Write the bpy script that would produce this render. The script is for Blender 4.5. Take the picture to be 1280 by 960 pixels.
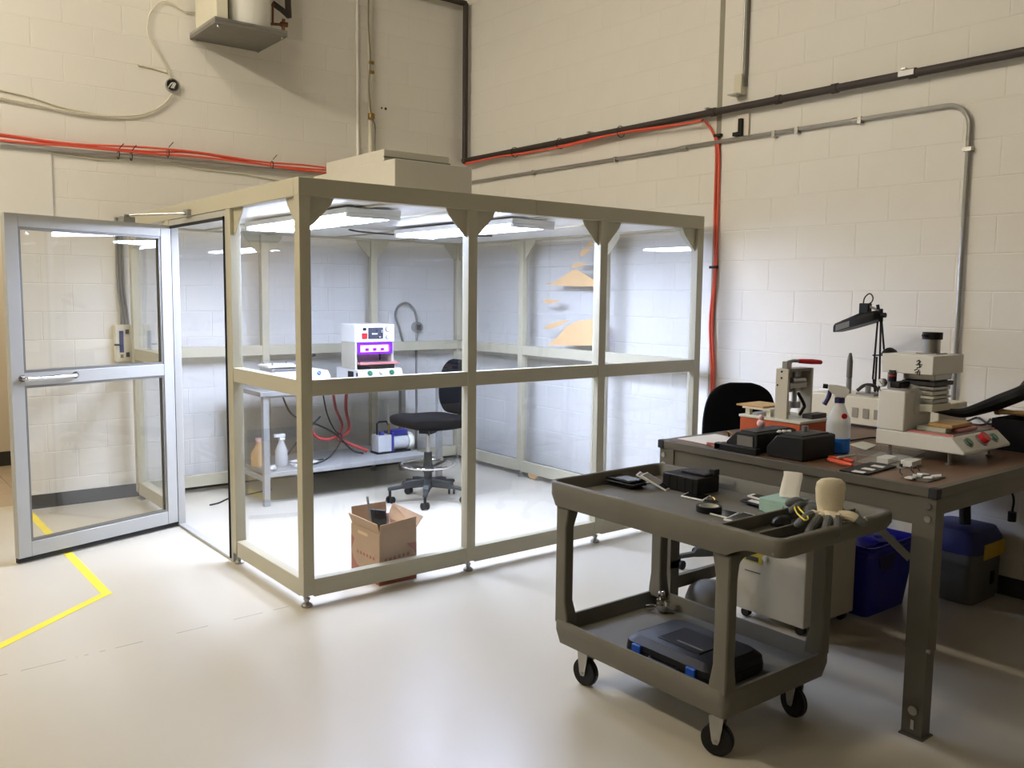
import bpy, math, random
from mathutils import Vector, Matrix, noise
random.seed(7)
PI = math.pi
for o in list(bpy.data.objects): bpy.data.objects.remove(o)
SC = bpy.context.scene
COL = SC.collection
# ------------------------------------------------------------------ camera
CAMH = 1.575; FPX = 1102.545
YAW, PITCH, ROLL = 0.66745, 0.09973, -0.01130
def _axes():
    f = Vector((math.sin(YAW)*math.cos(PITCH), math.cos(YAW)*math.cos(PITCH), -math.sin(PITCH)))
    r = Vector((math.cos(YAW), -math.sin(YAW), 0)); d = f.cross(r)
    c, s = math.cos(ROLL), math.sin(ROLL)
    return f, c*r + s*d, -s*r + c*d
FW, RT, DN = _axes()
cd = bpy.data.cameras.new('camera'); cam = bpy.data.objects.new('camera', cd); COL.objects.link(cam)
cd.sensor_width = 36.0; cd.lens = FPX/1280*36.0; cd.clip_start = 0.05
cam.matrix_world = Matrix(((RT.x, -DN.x, -FW.x, 0), (RT.y, -DN.y, -FW.y, 0), (RT.z, -DN.z, -FW.z, CAMH), (0, 0, 0, 1)))
SC.camera = cam
def ray(u, v): return FW + RT*((u-640)/FPX) + DN*((v-480)/FPX)
C0 = Vector((0, 0, CAMH))
def atz(u, v, z): q = ray(u, v); return C0 + q*((z-CAMH)/q.z)
def atx(u, v, x): q = ray(u, v); return C0 + q*(x/q.x)
def aty(u, v, y): q = ray(u, v); return C0 + q*(y/q.y)
def zat(u, v, x, y): q = ray(u, v); return CAMH + q.z*math.hypot(x, y)/math.hypot(q.x, q.y)
# ------------------------------------------------------------------ world, lights, exposure
W = bpy.data.worlds.new('world'); SC.world = W; W.use_nodes = True
W.node_tree.nodes['Background'].inputs[0].default_value = (0.9, 0.85, 0.75, 1)
W.node_tree.nodes['Background'].inputs[1].default_value = 0.05
SC.view_settings.view_transform = 'Standard'; SC.view_settings.look = 'None'
SC.view_settings.gamma = 1.0; SC.view_settings.use_curve_mapping = False
SC.view_settings.exposure = 0.0
ROOM_LAMPS = [(1.0, 4.7, 75), (-1.9, 4.9, 385), (-2.0, 1.9, 72), (-4.8, 3.2, 90), (-1.6, -1.4, 34)]   # x, y, tube brightness
LAMP_RGB = (1.0, 0.90, 0.74); CEIL_Z = 5.0
TUBE_RGB = (0.61, 0.705, 1.0); TUBE_POWER = 82.0
ld = bpy.data.lights.new('hall_lamp_light', 'AREA'); ld.size = 0.5; ld.energy = 26; ld.color = (1, .84, .6)
lo = bpy.data.objects.new('hall_lamp_light', ld); COL.objects.link(lo); lo.location = (0.5, 8.1, 2.58)
# ------------------------------------------------------------------ materials
def lin(c): return tuple((x/12.92 if x <= .04045 else ((x+.055)/1.055)**2.4) for x in (k/255 for k in c))
MATS = {}
def mat(name, rgb, rough=.5, metal=0., var=.06, scale=12., bump=0., emit=0., alpha=1., trans=0., coat=0., spec=.5):
    m = bpy.data.materials.new(name); m.use_nodes = True; nt = m.node_tree; b = nt.nodes['Principled BSDF']
    c = lin(rgb)
    b.inputs['Roughness'].default_value = rough; b.inputs['Metallic'].default_value = metal
    b.inputs['Specular IOR Level'].default_value = spec
    b.inputs['Coat Weight'].default_value = coat
    tc = nt.nodes.new('ShaderNodeTexCoord'); nz = nt.nodes.new('ShaderNodeTexNoise')
    nz.inputs['Scale'].default_value = scale; nz.inputs['Detail'].default_value = 4
    nt.links.new(tc.outputs['Object'], nz.inputs['Vector'])
    mx = nt.nodes.new('ShaderNodeMix'); mx.data_type = 'RGBA'
    mx.inputs['A'].default_value = (*[max(0, k*(1-var*1.5)) for k in c], 1); mx.inputs['B'].default_value = (*[min(1, k*(1+var)) for k in c], 1)
    nt.links.new(nz.outputs['Fac'], mx.inputs['Factor']); nt.links.new(mx.outputs['Result'], b.inputs['Base Color'])
    if bump:
        bp = nt.nodes.new('ShaderNodeBump'); bp.inputs['Strength'].default_value = bump; bp.inputs['Distance'].default_value = .004
        n2 = nt.nodes.new('ShaderNodeTexNoise'); n2.inputs['Scale'].default_value = scale*6; n2.inputs['Detail'].default_value = 3
        nt.links.new(tc.outputs['Object'], n2.inputs['Vector'])
        nt.links.new(n2.outputs['Fac'], bp.inputs['Height']); nt.links.new(bp.outputs['Normal'], b.inputs['Normal'])
    if emit: b.inputs['Emission Color'].default_value = (*c, 1); b.inputs['Emission Strength'].default_value = emit
    if alpha < 1: b.inputs['Alpha'].default_value = alpha
    if trans: b.inputs['Transmission Weight'].default_value = trans
    MATS[name] = m; return m
def pane_mat(name, tint, refl=.045, gain=1.0):
    m = bpy.data.materials.new(name); m.use_nodes = True; nt = m.node_tree; nt.nodes.clear()
    out = nt.nodes.new('ShaderNodeOutputMaterial'); mix = nt.nodes.new('ShaderNodeMixShader')
    tr = nt.nodes.new('ShaderNodeBsdfTransparent'); tr.inputs[0].default_value = (*tint, 1)
    gl = nt.nodes.new('ShaderNodeBsdfGlossy'); gl.inputs['Roughness'].default_value = .015; gl.inputs[0].default_value = (gain, gain, gain, 1)
    lw = nt.nodes.new('ShaderNodeLayerWeight'); lw.inputs[0].default_value = .5
    pw = nt.nodes.new('ShaderNodeMath'); pw.operation = 'POWER'; pw.inputs[1].default_value = 5
    ma = nt.nodes.new('ShaderNodeMath'); ma.operation = 'MULTIPLY_ADD'; ma.inputs[1].default_value = 1-refl; ma.inputs[2].default_value = refl
    nt.links.new(lw.outputs['Facing'], pw.inputs[0]); nt.links.new(pw.outputs[0], ma.inputs[0]); nt.links.new(ma.outputs[0], mix.inputs[0])
    nt.links.new(tr.outputs[0], mix.inputs[1]); nt.links.new(gl.outputs[0], mix.inputs[2]); nt.links.new(mix.outputs[0], out.inputs[0])
    MATS[name] = m; return m
mat('wall_paint', (228, 224, 214), .6, var=.02, scale=3, bump=.25)
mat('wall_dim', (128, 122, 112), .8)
mat('wall_plain', (222, 214, 198), .7, var=.02, scale=2)
mat('joint_grey', (150, 144, 128), .8)
mat('ceil_paint', (120, 114, 104), .8)
mat('baseboard', (52, 52, 54), .55, var=.15, scale=5)
mat('tile', (176, 160, 140), .5, var=.08, scale=3)
mat('frame_beige', (178, 172, 148), .42, var=.02, scale=3)
mat('alu', (176, 174, 165), .42, metal=.1, var=.03)
mat('alu_dark', (120, 118, 110), .45, metal=.4)
mat('rubber', (16, 16, 17), .65)
mat('black_plastic', (16, 15, 16), .5, var=.2, spec=.3)
mat('black_fabric', (11, 11, 14), .95, var=.25, scale=60, bump=.3, spec=.1)
mat('charcoal', (44, 46, 46), .55, var=.15)
mat('chrome', (215, 215, 215), .12, metal=1.)
mat('steel', (160, 160, 158), .3, metal=.9)
mat('galv', (176, 174, 168), .35, metal=.8, var=.08, scale=20)
mat('cart_plastic', (98, 95, 84), .62, var=.12, scale=6, bump=.2)
mat('bench_steel', (88, 84, 74), .5, var=.1, scale=4)
mat('bench_top', (112, 84, 62), .42, var=.2, scale=5, bump=.1)
mat('bench_edge', (84, 80, 70), .5)
mat('white_enamel', (224, 223, 218), .4, var=.02)
mat('cream_enamel', (214, 208, 186), .45, var=.03)
mat('ffu_grey', (196, 192, 178), .5, var=.03)
mat('table_grey', (150, 151, 147), .4, metal=.2)
mat('orange_side', (178, 80, 34), .5, var=.1)
mat('pale_plate', (205, 205, 190), .45)
mat('grey_beige', (190, 184, 166), .45)
mat('red', (190, 32, 38), .4)
mat('orange_cable', (228, 96, 72), .5)
mat('red_hose', (168, 58, 54), .45)
mat('green_btn', (30, 110, 70), .35)
mat('yellow_tape', (236, 214, 60), .6, var=.1, scale=9)
mat('yellow', (226, 206, 40), .5)
mat('yellow_label', (214, 176, 52), .6)
mat('olive_label', (176, 160, 40), .6)
mat('blue_bin', (32, 28, 150), .38, var=.08)
mat('blue_case', (38, 44, 100), .5)
mat('case_grey', (104, 102, 96), .6, var=.08)
mat('pump_blue', (40, 42, 120), .4)
mat('pump_grey', (176, 178, 176), .45)
mat('latch_blue', (28, 76, 170), .4)
mat('cardboard', (166, 134, 98), .85, var=.1, scale=8)
mat('cardboard_print', (150, 84, 62), .85, var=.2, scale=20)
mat('kraft', (202, 168, 120), .8, var=.1, scale=8)
mat('paper', (226, 222, 212), .8)
mat('pink', (232, 190, 190), .6)
mat('copper', (124, 88, 66), .35, metal=.9, var=.2)
mat('brass', (150, 122, 70), .35, metal=.9)
mat('dark_pipe', (56, 48, 42), .6, var=.15)
mat('tank_white', (236, 234, 224), .35, var=.02)
mat('galv_dark', (128, 124, 116), .5, metal=.4, var=.12)
mat('teal_box', (158, 190, 176), .7, var=.15)
mat('glove_cream', (226, 214, 186), .9, var=.06, scale=60, bump=.4)
mat('glove_grey', (96, 98, 98), .6, var=.15, scale=30)
mat('wood', (196, 158, 100), .55, var=.15, scale=14)
mat('blue_liquid', (30, 120, 225), .2)
mat('purple_trim', (112, 20, 168), .45)
mat('display', (58, 62, 76), .25)
mat('smoke', (120, 122, 122), .2, alpha=.45)
mat('phone_white', (230, 230, 226), .3)
mat('phone_glass', (14, 14, 16), .12)
mat('magenta_plate', (196, 120, 120), .35)
mat('navy_plastic', (36, 32, 84), .4)
mat('tube_glow', (255, 255, 255), .5, var=0)
_b = MATS['tube_glow'].node_tree.nodes['Principled BSDF']; _b.inputs['Emission Color'].default_value = (*TUBE_RGB, 1); _b.inputs['Emission Strength'].default_value = TUBE_POWER
for _i, (_x, _y, _e) in enumerate(ROOM_LAMPS):
    _b = mat('room_tube_%d' % _i, (255, 255, 255), .5, var=0).node_tree.nodes['Principled BSDF']
    _b.inputs['Emission Color'].default_value = (*LAMP_RGB, 1); _b.inputs['Emission Strength'].default_value = _e
mat('uv_glow', (214, 120, 255), .5, var=0, emit=7.0)
mat('bottle_plastic', (222, 226, 222), .35, var=.02, alpha=.55)
mat('frost', (226, 226, 220), .3, var=.05, alpha=.5)
pane_mat('acrylic', (.975, .98, .985), .035)
pane_mat('door_glass', (.93, .93, .91), .04)
pane_mat('clear_box', (.9, .9, .88), .06)
# floor: pale epoxy with soft patches, scuffs and a broken saw-cut joint
def floor_mat():
    m = bpy.data.materials.new('floor_epoxy'); m.use_nodes = True; nt = m.node_tree; N = nt.nodes; L = nt.links; b = N['Principled BSDF']
    b.inputs['Roughness'].default_value = .31; b.inputs['Coat Weight'].default_value = .06; b.inputs['Coat Roughness'].default_value = .12
    tc = N.new('ShaderNodeTexCoord'); sp = N.new('ShaderNodeSeparateXYZ'); L.new(tc.outputs['Object'], sp.inputs[0])
    def math_(op, a, bb=None, c=None):
        n = N.new('ShaderNodeMath'); n.operation = op
        for i, v in enumerate((a, bb, c)):
            if v is None: continue
            if isinstance(v, (int, float)): n.inputs[i].default_value = v
            else: L.new(v, n.inputs[i])
        return n.outputs[0]
    n1 = N.new('ShaderNodeTexNoise'); n1.inputs['Scale'].default_value = 1.1; n1.inputs['Detail'].default_value = 5; L.new(tc.outputs['Object'], n1.inputs['Vector'])
    mx = N.new('ShaderNodeMix'); mx.data_type = 'RGBA'; mx.inputs['A'].default_value = (*lin((188, 181, 163)), 1); mx.inputs['B'].default_value = (*lin((198, 192, 175)), 1)
    L.new(n1.outputs['Fac'], mx.inputs['Factor'])
    # saw-cut joint runs along X near y = 4.05, worn away in places
    n2 = N.new('ShaderNodeTexNoise'); n2.inputs['Scale'].default_value = 7; n2.inputs['Detail'].default_value = 3; L.new(tc.outputs['Object'], n2.inputs['Vector'])
    yl = math_('ABSOLUTE', math_('SUBTRACT', math_('MULTIPLY_ADD', sp.outputs[0], -.048, sp.outputs[1]), 4.0))
    line = math_('MULTIPLY', math_('LESS_THAN', math_('MULTIPLY_ADD', n2.outputs['Fac'], .006, yl), .0065), math_('GREATER_THAN', n2.outputs['Fac'], .44))
    line = math_('MULTIPLY', line, math_('LESS_THAN', sp.outputs[0], 1.8))
    vo = N.new('ShaderNodeTexVoronoi'); vo.inputs['Scale'].default_value = 1.6; L.new(tc.outputs['Object'], vo.inputs['Vector'])
    spot = math_('LESS_THAN', vo.outputs['Distance'], .006)
    dirt = math_('MULTIPLY', math_('MAXIMUM', line, spot), .6)
    m2 = N.new('ShaderNodeMix'); m2.data_type = 'RGBA'; m2.inputs['B'].default_value = (*lin((96, 84, 68)), 1)
    L.new(dirt, m2.inputs['Factor']); L.new(mx.outputs['Result'], m2.inputs['A']); L.new(m2.outputs['Result'], b.inputs['Base Color'])
    MATS['floor_epoxy'] = m
floor_mat()
# ------------------------------------------------------------------ mesh helpers
def smooth_pts(pts, k=6, closed=False):
    P = [Vector(p) for p in pts]; n = len(P); out = []
    rng = range(n if closed else n-1)
    for i in rng:
        p0 = P[(i-1) % n] if closed or i > 0 else P[0]*2-P[1]
        p1 = P[i]; p2 = P[(i+1) % n]; p3 = P[(i+2) % n] if closed or i+2 < n else P[-1]*2-P[-2]
        for j in range(k):
            t = j/k
            out.append(.5*((2*p1)+(-p0+p2)*t+(2*p0-5*p1+4*p2-p3)*t*t+(-p0+3*p1-3*p2+p3)*t**3))
    if not closed: out.append(P[-1])
    return out
class MB:
    def __init__(s, M=None): s.v = []; s.f = []; s.M = M
    def add(s, vs, fs):
        o = len(s.v)
        s.v += [tuple(s.M @ Vector(v)) if s.M else tuple(v) for v in vs]; s.f += [tuple(i+o for i in f) for f in fs]; return s
    def box(s, x0, x1, y0, y1, z0, z1):
        return s.add([(x0,y0,z0),(x1,y0,z0),(x1,y1,z0),(x0,y1,z0),(x0,y0,z1),(x1,y0,z1),(x1,y1,z1),(x0,y1,z1)],
                     [(0,3,2,1),(4,5,6,7),(0,1,5,4),(1,2,6,5),(2,3,7,6),(3,0,4,7)])
    def obox(s, c, sz, rot=(0,0,0)):
        R = Matrix.LocRotScale(Vector(c), __import__('mathutils').Euler(rot), None); x, y, z = (k/2 for k in sz)
        vs = [R @ Vector(p) for p in [(-x,-y,-z),(x,-y,-z),(x,y,-z),(-x,y,-z),(-x,-y,z),(x,-y,z),(x,y,z),(-x,y,z)]]
        return s.add(vs, [(0,3,2,1),(4,5,6,7),(0,1,5,4),(1,2,6,5),(2,3,7,6),(3,0,4,7)])
    def bar(s, p0, p1, w, h, up=(0,0,1)):
        p0, p1 = Vector(p0), Vector(p1); d = (p1-p0).normalized(); a = d.cross(Vector(up))
        if a.length < 1e-4: a = d.cross(Vector((1,0,0)))
        a.normalize(); b = a.cross(d); vs = []
        for p in (p0, p1):
            vs += [p-a*w/2-b*h/2, p+a*w/2-b*h/2, p+a*w/2+b*h/2, p-a*w/2+b*h/2]
        return s.add(vs, [(0,1,2,3),(7,6,5,4),(0,4,5,1),(1,5,6,2),(2,6,7,3),(3,7,4,0)])
    def tube(s, pts, r, n=8, closed=False, caps=True):
        P = [Vector(p) for p in pts]; m = len(P); rr = r if isinstance(r, (list, tuple)) else [r]*m
        vs = []; a = None
        for i, p in enumerate(P):
            if closed: d = P[(i+1) % m]-P[i-1]
            else: d = P[min(i+1, m-1)]-P[max(i-1, 0)]
            d.normalize()
            if a is None:
                a = d.cross(Vector((0,0,1)))
                if a.length < .05: a = d.cross(Vector((1,0,0)))
            else: a = a - d*a.dot(d)
            a.normalize(); b = d.cross(a)
            for k in range(n):
                t = 2*PI*k/n; vs.append(p+(a*math.cos(t)+b*math.sin(t))*rr[i])
        fs = []
        for i in range(m if closed else m-1):
            j = (i+1) % m
            for k in range(n): fs.append((i*n+k, i*n+(k+1) % n, j*n+(k+1) % n, j*n+k))
        if caps and not closed: fs += [tuple(range(n-1, -1, -1)), tuple((m-1)*n+k for k in range(n))]
        return s.add(vs, fs)
    def cyl(s, p0, p1, r, r1=None, n=16): return s.tube([p0, p1], [r, r if r1 is None else r1], n)
    def capsule(s, pts, radii, n=10):
        P = [Vector(p) for p in pts]
        d0 = (P[0]-P[1]).normalized(); d1 = (P[-1]-P[-2]).normalized()
        A = []; RR = []
        for k in (3, 2, 1): t = k/3*PI/2*.97; A.append(P[0]+d0*radii[0]*math.sin(t)); RR.append(radii[0]*math.cos(t))
        A += P; RR += list(radii)
        for k in (1, 2, 3): t = k/3*PI/2*.97; A.append(P[-1]+d1*radii[-1]*math.sin(t)); RR.append(radii[-1]*math.cos(t))
        return s.tube(A, RR, n)
    def lathe(s, prof, c, n=20, axis='z'):
        vs = []; c = Vector(c)
        for r, z in prof:
            for k in range(n):
                t = 2*PI*k/n; u, w = r*math.cos(t), r*math.sin(t)
                vs.append(c+Vector({'z': (u, w, z), 'x': (z, u, w), 'y': (w, z, u)}[axis]))
        fs = []
        for i in range(len(prof)-1):
            for k in range(n): fs.append((i*n+k, i*n+(k+1) % n, (i+1)*n+(k+1) % n, (i+1)*n+k))
        if prof[0][0] > 1e-5: fs.append(tuple(range(n-1, -1, -1)))
        if prof[-1][0] > 1e-5: fs.append(tuple((len(prof)-1)*n+k for k in range(n)))
        return s.add(vs, fs)
    def prism(s, poly, axis, c0, c1):
        n = len(poly); mk = {'x': lambda a, b, c: (c, a, b), 'y': lambda a, b, c: (a, c, b), 'z': lambda a, b, c: (a, b, c)}[axis]
        vs = [mk(a, b, c0) for a, b in poly]+[mk(a, b, c1) for a, b in poly]
        fs = [tuple(range(n-1, -1, -1)), tuple(range(n, 2*n))]+[(i, (i+1) % n, (i+1) % n+n, i+n) for i in range(n)]
        return s.add(vs, fs)
    def loft(s, rings):
        n = len(rings[0]); vs = [p for r in rings for p in r]; fs = []
        for i in range(len(rings)-1):
            for k in range(n): fs.append((i*n+k, i*n+(k+1) % n, (i+1)*n+(k+1) % n, (i+1)*n+k))
        fs += [tuple(range(n-1, -1, -1)), tuple((len(rings)-1)*n+k for k in range(n))]
        return s.add(vs, fs)
    def torus(s, c, R, r, axis='z', n=32, m=8):
        c = Vector(c); pts = []
        for k in range(n):
            t = 2*PI*k/n; u, w = R*math.cos(t), R*math.sin(t)
            pts.append(c+Vector({'z': (u, w, 0), 'x': (0, u, w), 'y': (u, 0, w)}[axis]))
        return s.tube(pts, r, m, closed=True)
    def lump(s, c, sz, seed=0, amp=.25, n=14):
        c = Vector(c); vs = []; fs = []; m = n//2
        for i in range(m+1):
            th = PI*(i+.02)/(m+.04)
            for k in range(n):
                ph = 2*PI*k/n; d = Vector((math.sin(th)*math.cos(ph), math.sin(th)*math.sin(ph), math.cos(th)))
                q = 1+amp*noise.noise(d*2.3+Vector((seed*7.1, 0, 0)))*2
                vs.append(c+Vector((d.x*sz[0]*q, d.y*sz[1]*q, d.z*sz[2]*q)))
        for i in range(m):
            for k in range(n): fs.append((i*n+k, i*n+(k+1) % n, (i+1)*n+(k+1) % n, (i+1)*n+k))
        fs += [tuple(range(n)), tuple(m*n+k for k in range(n-1, -1, -1))]
        return s.add(vs, fs)
    def build(s, name, m, parent=None, bev=0., angle=35, flat=False):
        me = bpy.data.meshes.new(name)
        vs = s.v
        root = parent
        if parent is not None:
            while root.parent: root = root.parent
            I = root.matrix_basis.inverted(); vs = [tuple(I @ Vector(v)) for v in vs]
        me.from_pydata(vs, [], s.f); me.materials.append(MATS[m])
        import bmesh
        bm = bmesh.new(); bm.from_mesh(me); bmesh.ops.recalc_face_normals(bm, faces=bm.faces); bm.to_mesh(me); bm.free()
        if not flat:
            for p in me.polygons: p.use_smooth = True
            me.set_sharp_from_angle(angle=math.radians(angle))
        o = bpy.data.objects.new(name, me); COL.objects.link(o)
        if parent is not None: o.parent = parent
        if bev:
            md = o.modifiers.new('bevel', 'BEVEL'); md.width = bev; md.segments = 2; md.limit_method = 'ANGLE'; md.angle_limit = .6
        return o
def tag(o, label, cat, group=None, kind=None):
    o['label'] = label
    if cat: o['category'] = cat
    if group: o['group'] = group
    if kind: o['kind'] = kind
    return o
def thing(name, label, cat, loc, rz=0., group=None):
    o = bpy.data.objects.new(name, None); COL.objects.link(o); o.empty_display_size = .1
    o.matrix_basis = Matrix.Translation(Vector(loc)) @ Matrix.Rotation(rz, 4, 'Z')
    return tag(o, label, cat, group)
def struct(o, label=None):
    o['kind'] = 'structure'
    if label: o['label'] = label
    return o
def quad(mb, p): return mb.add(p, [tuple(range(len(p)))])
# ------------------------------------------------------------------ room shell
XW, YW = 4.96, 7.05
BL, BH = .4064, .2032
ROOM_X0, ROOM_Y0 = -7.0, -6.0
struct(MB().box(ROOM_X0, XW+.2, ROOM_Y0, YW+.2, -.2, 0).build('floor', 'floor_epoxy'), 'pale glossy epoxy floor')
struct(MB().box(ROOM_X0-.2, XW+.2, ROOM_Y0-.2, YW+2.2, CEIL_Z+.06, CEIL_Z+.2).build('ceiling', 'ceil_paint'), 'high painted ceiling')
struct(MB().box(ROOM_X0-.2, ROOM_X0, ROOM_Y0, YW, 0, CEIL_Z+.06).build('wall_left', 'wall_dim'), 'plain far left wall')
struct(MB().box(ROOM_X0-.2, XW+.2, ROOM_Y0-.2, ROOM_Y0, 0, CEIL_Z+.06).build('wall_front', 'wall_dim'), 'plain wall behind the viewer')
OX0, OX1, OZ = -.05, 1.07, 2.032   # opening in the back wall
wb = MB(); D = .002
wb.box(OX1, XW+.2, YW+D, YW+.2, 0, CEIL_Z+.06); wb.box(ROOM_X0, OX0, YW+D, YW+.2, 0, CEIL_Z+.06); wb.box(OX0, OX1, YW+D, YW+.2, OZ, CEIL_Z+.06)
wall_back = struct(wb.build('wall_back', 'wall_paint', flat=True), 'white painted concrete block wall at the back')
wall_right = struct(MB().box(XW+D, XW+.2, ROOM_Y0, YW+D, 0, CEIL_Z+.06).build('wall_right', 'wall_paint', flat=True), 'white painted concrete block wall on the right')
_bm = {}
def block_mesh(L, axis):
    k = (round(L, 4), axis)
    if k not in _bm:
        g = .0016; a = L/2-g; b = BH/2-g; c = .0035
        ring = [(-a,-b),(a,-b),(a,b),(-a,b)]; r2 = [(-a+c,-b+c),(a-c,-b+c),(a-c,b-c),(-a+c,b-c)]
        if axis == 'y': vs = [(u, 0, w) for u, w in ring]+[(u, -D, w) for u, w in r2]
        else: vs = [(0, u, w) for u, w in ring]+[(-D, u, w) for u, w in r2]
        fs = [(4,5,6,7),(0,1,5,4),(1,2,6,5),(2,3,7,6),(3,0,4,7)]
        if axis == 'x': fs = [tuple(reversed(f)) for f in fs]
        me = bpy.data.meshes.new('block'); me.from_pydata(vs, [], fs); me.materials.append(MATS['wall_paint']); _bm[k] = me
    return _bm[k]
def blocks(parent, axis, const, spans_of, phase, show):
    stuff = MB(); cnt = 0
    for c in range(int(CEIL_Z/BH)+1):
        z0 = c*BH; zc = z0+BH/2
        if z0+BH > CEIL_Z+.06: break
        ph = phase+(0 if c % 2 else BL/2)
        for a, b in spans_of(c):
            k = math.floor((a-ph)/BL)
            while ph+k*BL < b-1e-4:
                u0 = max(a, ph+k*BL); u1 = min(b, ph+(k+1)*BL); k += 1
                L = u1-u0
                if L < .03: continue
                me = block_mesh(L, axis); uc = (u0+u1)/2
                loc = Vector((uc, const, zc)) if axis == 'y' else Vector((const, uc, zc))
                if show(uc, zc) and cnt < 300:
                    o = bpy.data.objects.new('block', me); COL.objects.link(o); o.parent = parent; o.location = loc; cnt += 1
                else:
                    stuff.add([loc+v.co for v in me.vertices], [tuple(p.vertices) for p in me.polygons])
    o = stuff.build('block_field', 'wall_paint', parent, flat=True); o['kind'] = 'stuff'
def spans_b(c):
    z = c*BH
    return [(ROOM_X0, OX0), (OX1, XW)] if z < OZ-.01 else [(ROOM_X0, XW)]
blocks(wall_back, 'y', YW+D, spans_b, 2.285, lambda u, z: u > .95 and z < 4.45)
JY = 4.022
blocks(wall_right, 'x', XW+D, lambda c: [(ROOM_Y0, JY-.022), (JY+.022, YW)], 2.551, lambda u, z: u > 1.75 and z < 4.4 - (7.05-u)*.2 and z < 4.3)
# control joint strip and the proud lintel panel above the opening
struct(MB().box(XW+.001, XW+.008, JY-.021, JY+.021, 0, CEIL_Z+.05).build('trim_1', 'joint_grey'), 'grey sealant strip of the control joint in the right wall')
struct(MB().box(-1.4, 1.37, YW-.012, YW-.0005, OZ+.002, 2.60).build('trim_2', 'wall_paint', bev=.003), 'smooth painted lintel panel above the left opening')
struct(MB().box(OX1, XW, YW-.008, YW-.0003, 0, .102).build('baseboard_back', 'baseboard', bev=.002), 'dark rubber baseboard along the back wall')
struct(MB().box(XW-.008, XW-.0003, ROOM_Y0, YW-.009, 0, .102).build('baseboard_right', 'baseboard', bev=.002), 'dark rubber baseboard along the right wall')
# hall beyond the opening
HY = 8.97
hf = struct(MB().box(-2.5, 2.4, YW+.2, HY+.2, -.2, -.006).build('floor_hall', 'joint_grey'), 'tiled floor of the hall beyond the opening')
for i in range(10):
    for j in range(4):
        x0 = -2.5+i*.457; y0 = YW+.2+j*.457
        if x0 > 2.2: continue
        MB().box(x0+.002, min(2.4, x0+.455), y0+.002, min(HY, y0+.455), -.006, 0).build('floor_tile', 'tile', hf, flat=True)
struct(MB().box(-2.5, 2.4, HY, HY+.2, 0, 2.7).build('wall_hall', 'wall_plain'), 'cream wall at the end of the hall')
struct(MB().box(2.4, 2.6, YW+.2, HY+.2, 0, 2.7).build('wall_hall_right', 'wall_plain'), 'side wall of the hall')
struct(MB().box(-2.7, -2.5, YW+.2, HY+.2, 0, 2.7).build('wall_hall_left', 'wall_plain'), 'left side wall of the hall')
struct(MB().box(-2.7, 2.6, YW+.2, HY+.2, 2.7, 2.8).build('ceiling_hall', 'ceil_paint'), 'low ceiling of the hall')
struct(MB().box(-2.5, 2.4, HY-.01, HY, 0, .13).build('baseboard_hall', 'baseboard'), 'dark baseboard in the hall')
# yellow floor tape
tp = thing('floor_tape', 'yellow tape line bent at a corner on the floor by the glass door', 'tape', (1.117, 4.828, 0))
MB().box(1.093, 1.141, 4.80, 7.03, .0003, .0012).build('tape_strip', 'yellow_tape', tp, flat=True)
d = Vector((.564-1.117, 4.369-4.828, 0)).normalized(); n_ = Vector((-d.y, d.x, 0))
p0 = Vector((1.127, 4.836, .0004)); p1 = p0+d*2.2
m_ = MB(); m_.bar(p0+Vector((0, 0, .0007)), p1+Vector((0, 0, .0007)), .048, .0010); m_.build('tape_strip', 'yellow_tape', tp, flat=True)
# ceiling lamp fixtures of the room (above the frame)
for i, (x, y, e) in enumerate(ROOM_LAMPS):
    t = thing('ceiling_light', 'fluorescent strip light on the ceiling, %s' % ['above the booth', 'left of the booth', 'second row from the back wall', 'farthest from the booth to the left', 'behind the viewer'][i], 'ceiling light', (x, y, CEIL_Z-.1), 0, 'strip lights on the ceiling')
    MB().prism([(x-.07, CEIL_Z-.04), (x+.07, CEIL_Z-.04), (x+.11, CEIL_Z+.06), (x-.11, CEIL_Z+.06)], 'y', y-.85, y+.85).build('housing', 'white_enamel', t)
    for s in (-.05, .05): MB().cyl((x+s, y-.8, CEIL_Z-.07), (x+s, y+.8, CEIL_Z-.07), .018, n=8).build('tube', 'room_tube_%d' % i, t)
t = thing('hall_light', 'square ceiling light of the hall beyond the opening', 'ceiling light', (.5, 8.1, 2.6))
MB().box(.2, .8, 7.8, 8.4, 2.62, 2.7).build('housing', 'white_enamel', t)
# ------------------------------------------------------------------ clean booth
BX0, BX1, BY0, BY1 = 1.842, 4.815, 4.0, 6.94
PW = .06
booth = thing('clean_booth', 'beige steel framed clean booth with clear acrylic walls and open glass door', 'booth', (BX0, BY0, 0))
FX = [1.842, 2.839, 3.841, 4.755]; LY = [4.0, 4.90, 5.90, 6.88]
zB0, zB1, zM0, zM1, zT0, zT1 = .052, .142, 1.070, 1.150, 2.042, 2.13
def post(x, y):
    p = MB().box(x, x+PW, y, y+PW, .062, zT0).build('post', 'frame_beige', booth, bev=.003)
    c = (x+PW/2, y+PW/2, 0)
    MB().lathe([(.026, 0), (.028, .004), (.028, .012), (.02, .02), (.012, .024), (.012, .036), (.017, .037), (.017, .046), (.008, .047), (.008, .064)], c, 16).build('leveling_foot', 'steel', p)
for x in FX: post(x, 4.0)
for x in FX: post(x, 6.88)
for y in (4.90, 6.0): post(1.842, y)
for y in (4.90, 5.90): post(4.755, y)
def beam(*a): MB().box(*a, zT0, zT1).build('top_beam', 'frame_beige', booth, bev=.003)
beam(BX0, 3.32, BY0, BY0+PW); beam(3.322, BX1, BY0, BY0+PW); beam(BX0, BX1, BY1-PW, BY1)
beam(BX0, BX0+PW, BY0+PW, BY1-PW); beam(BX1-PW, BX1, BY0+PW, BY1-PW)
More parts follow.
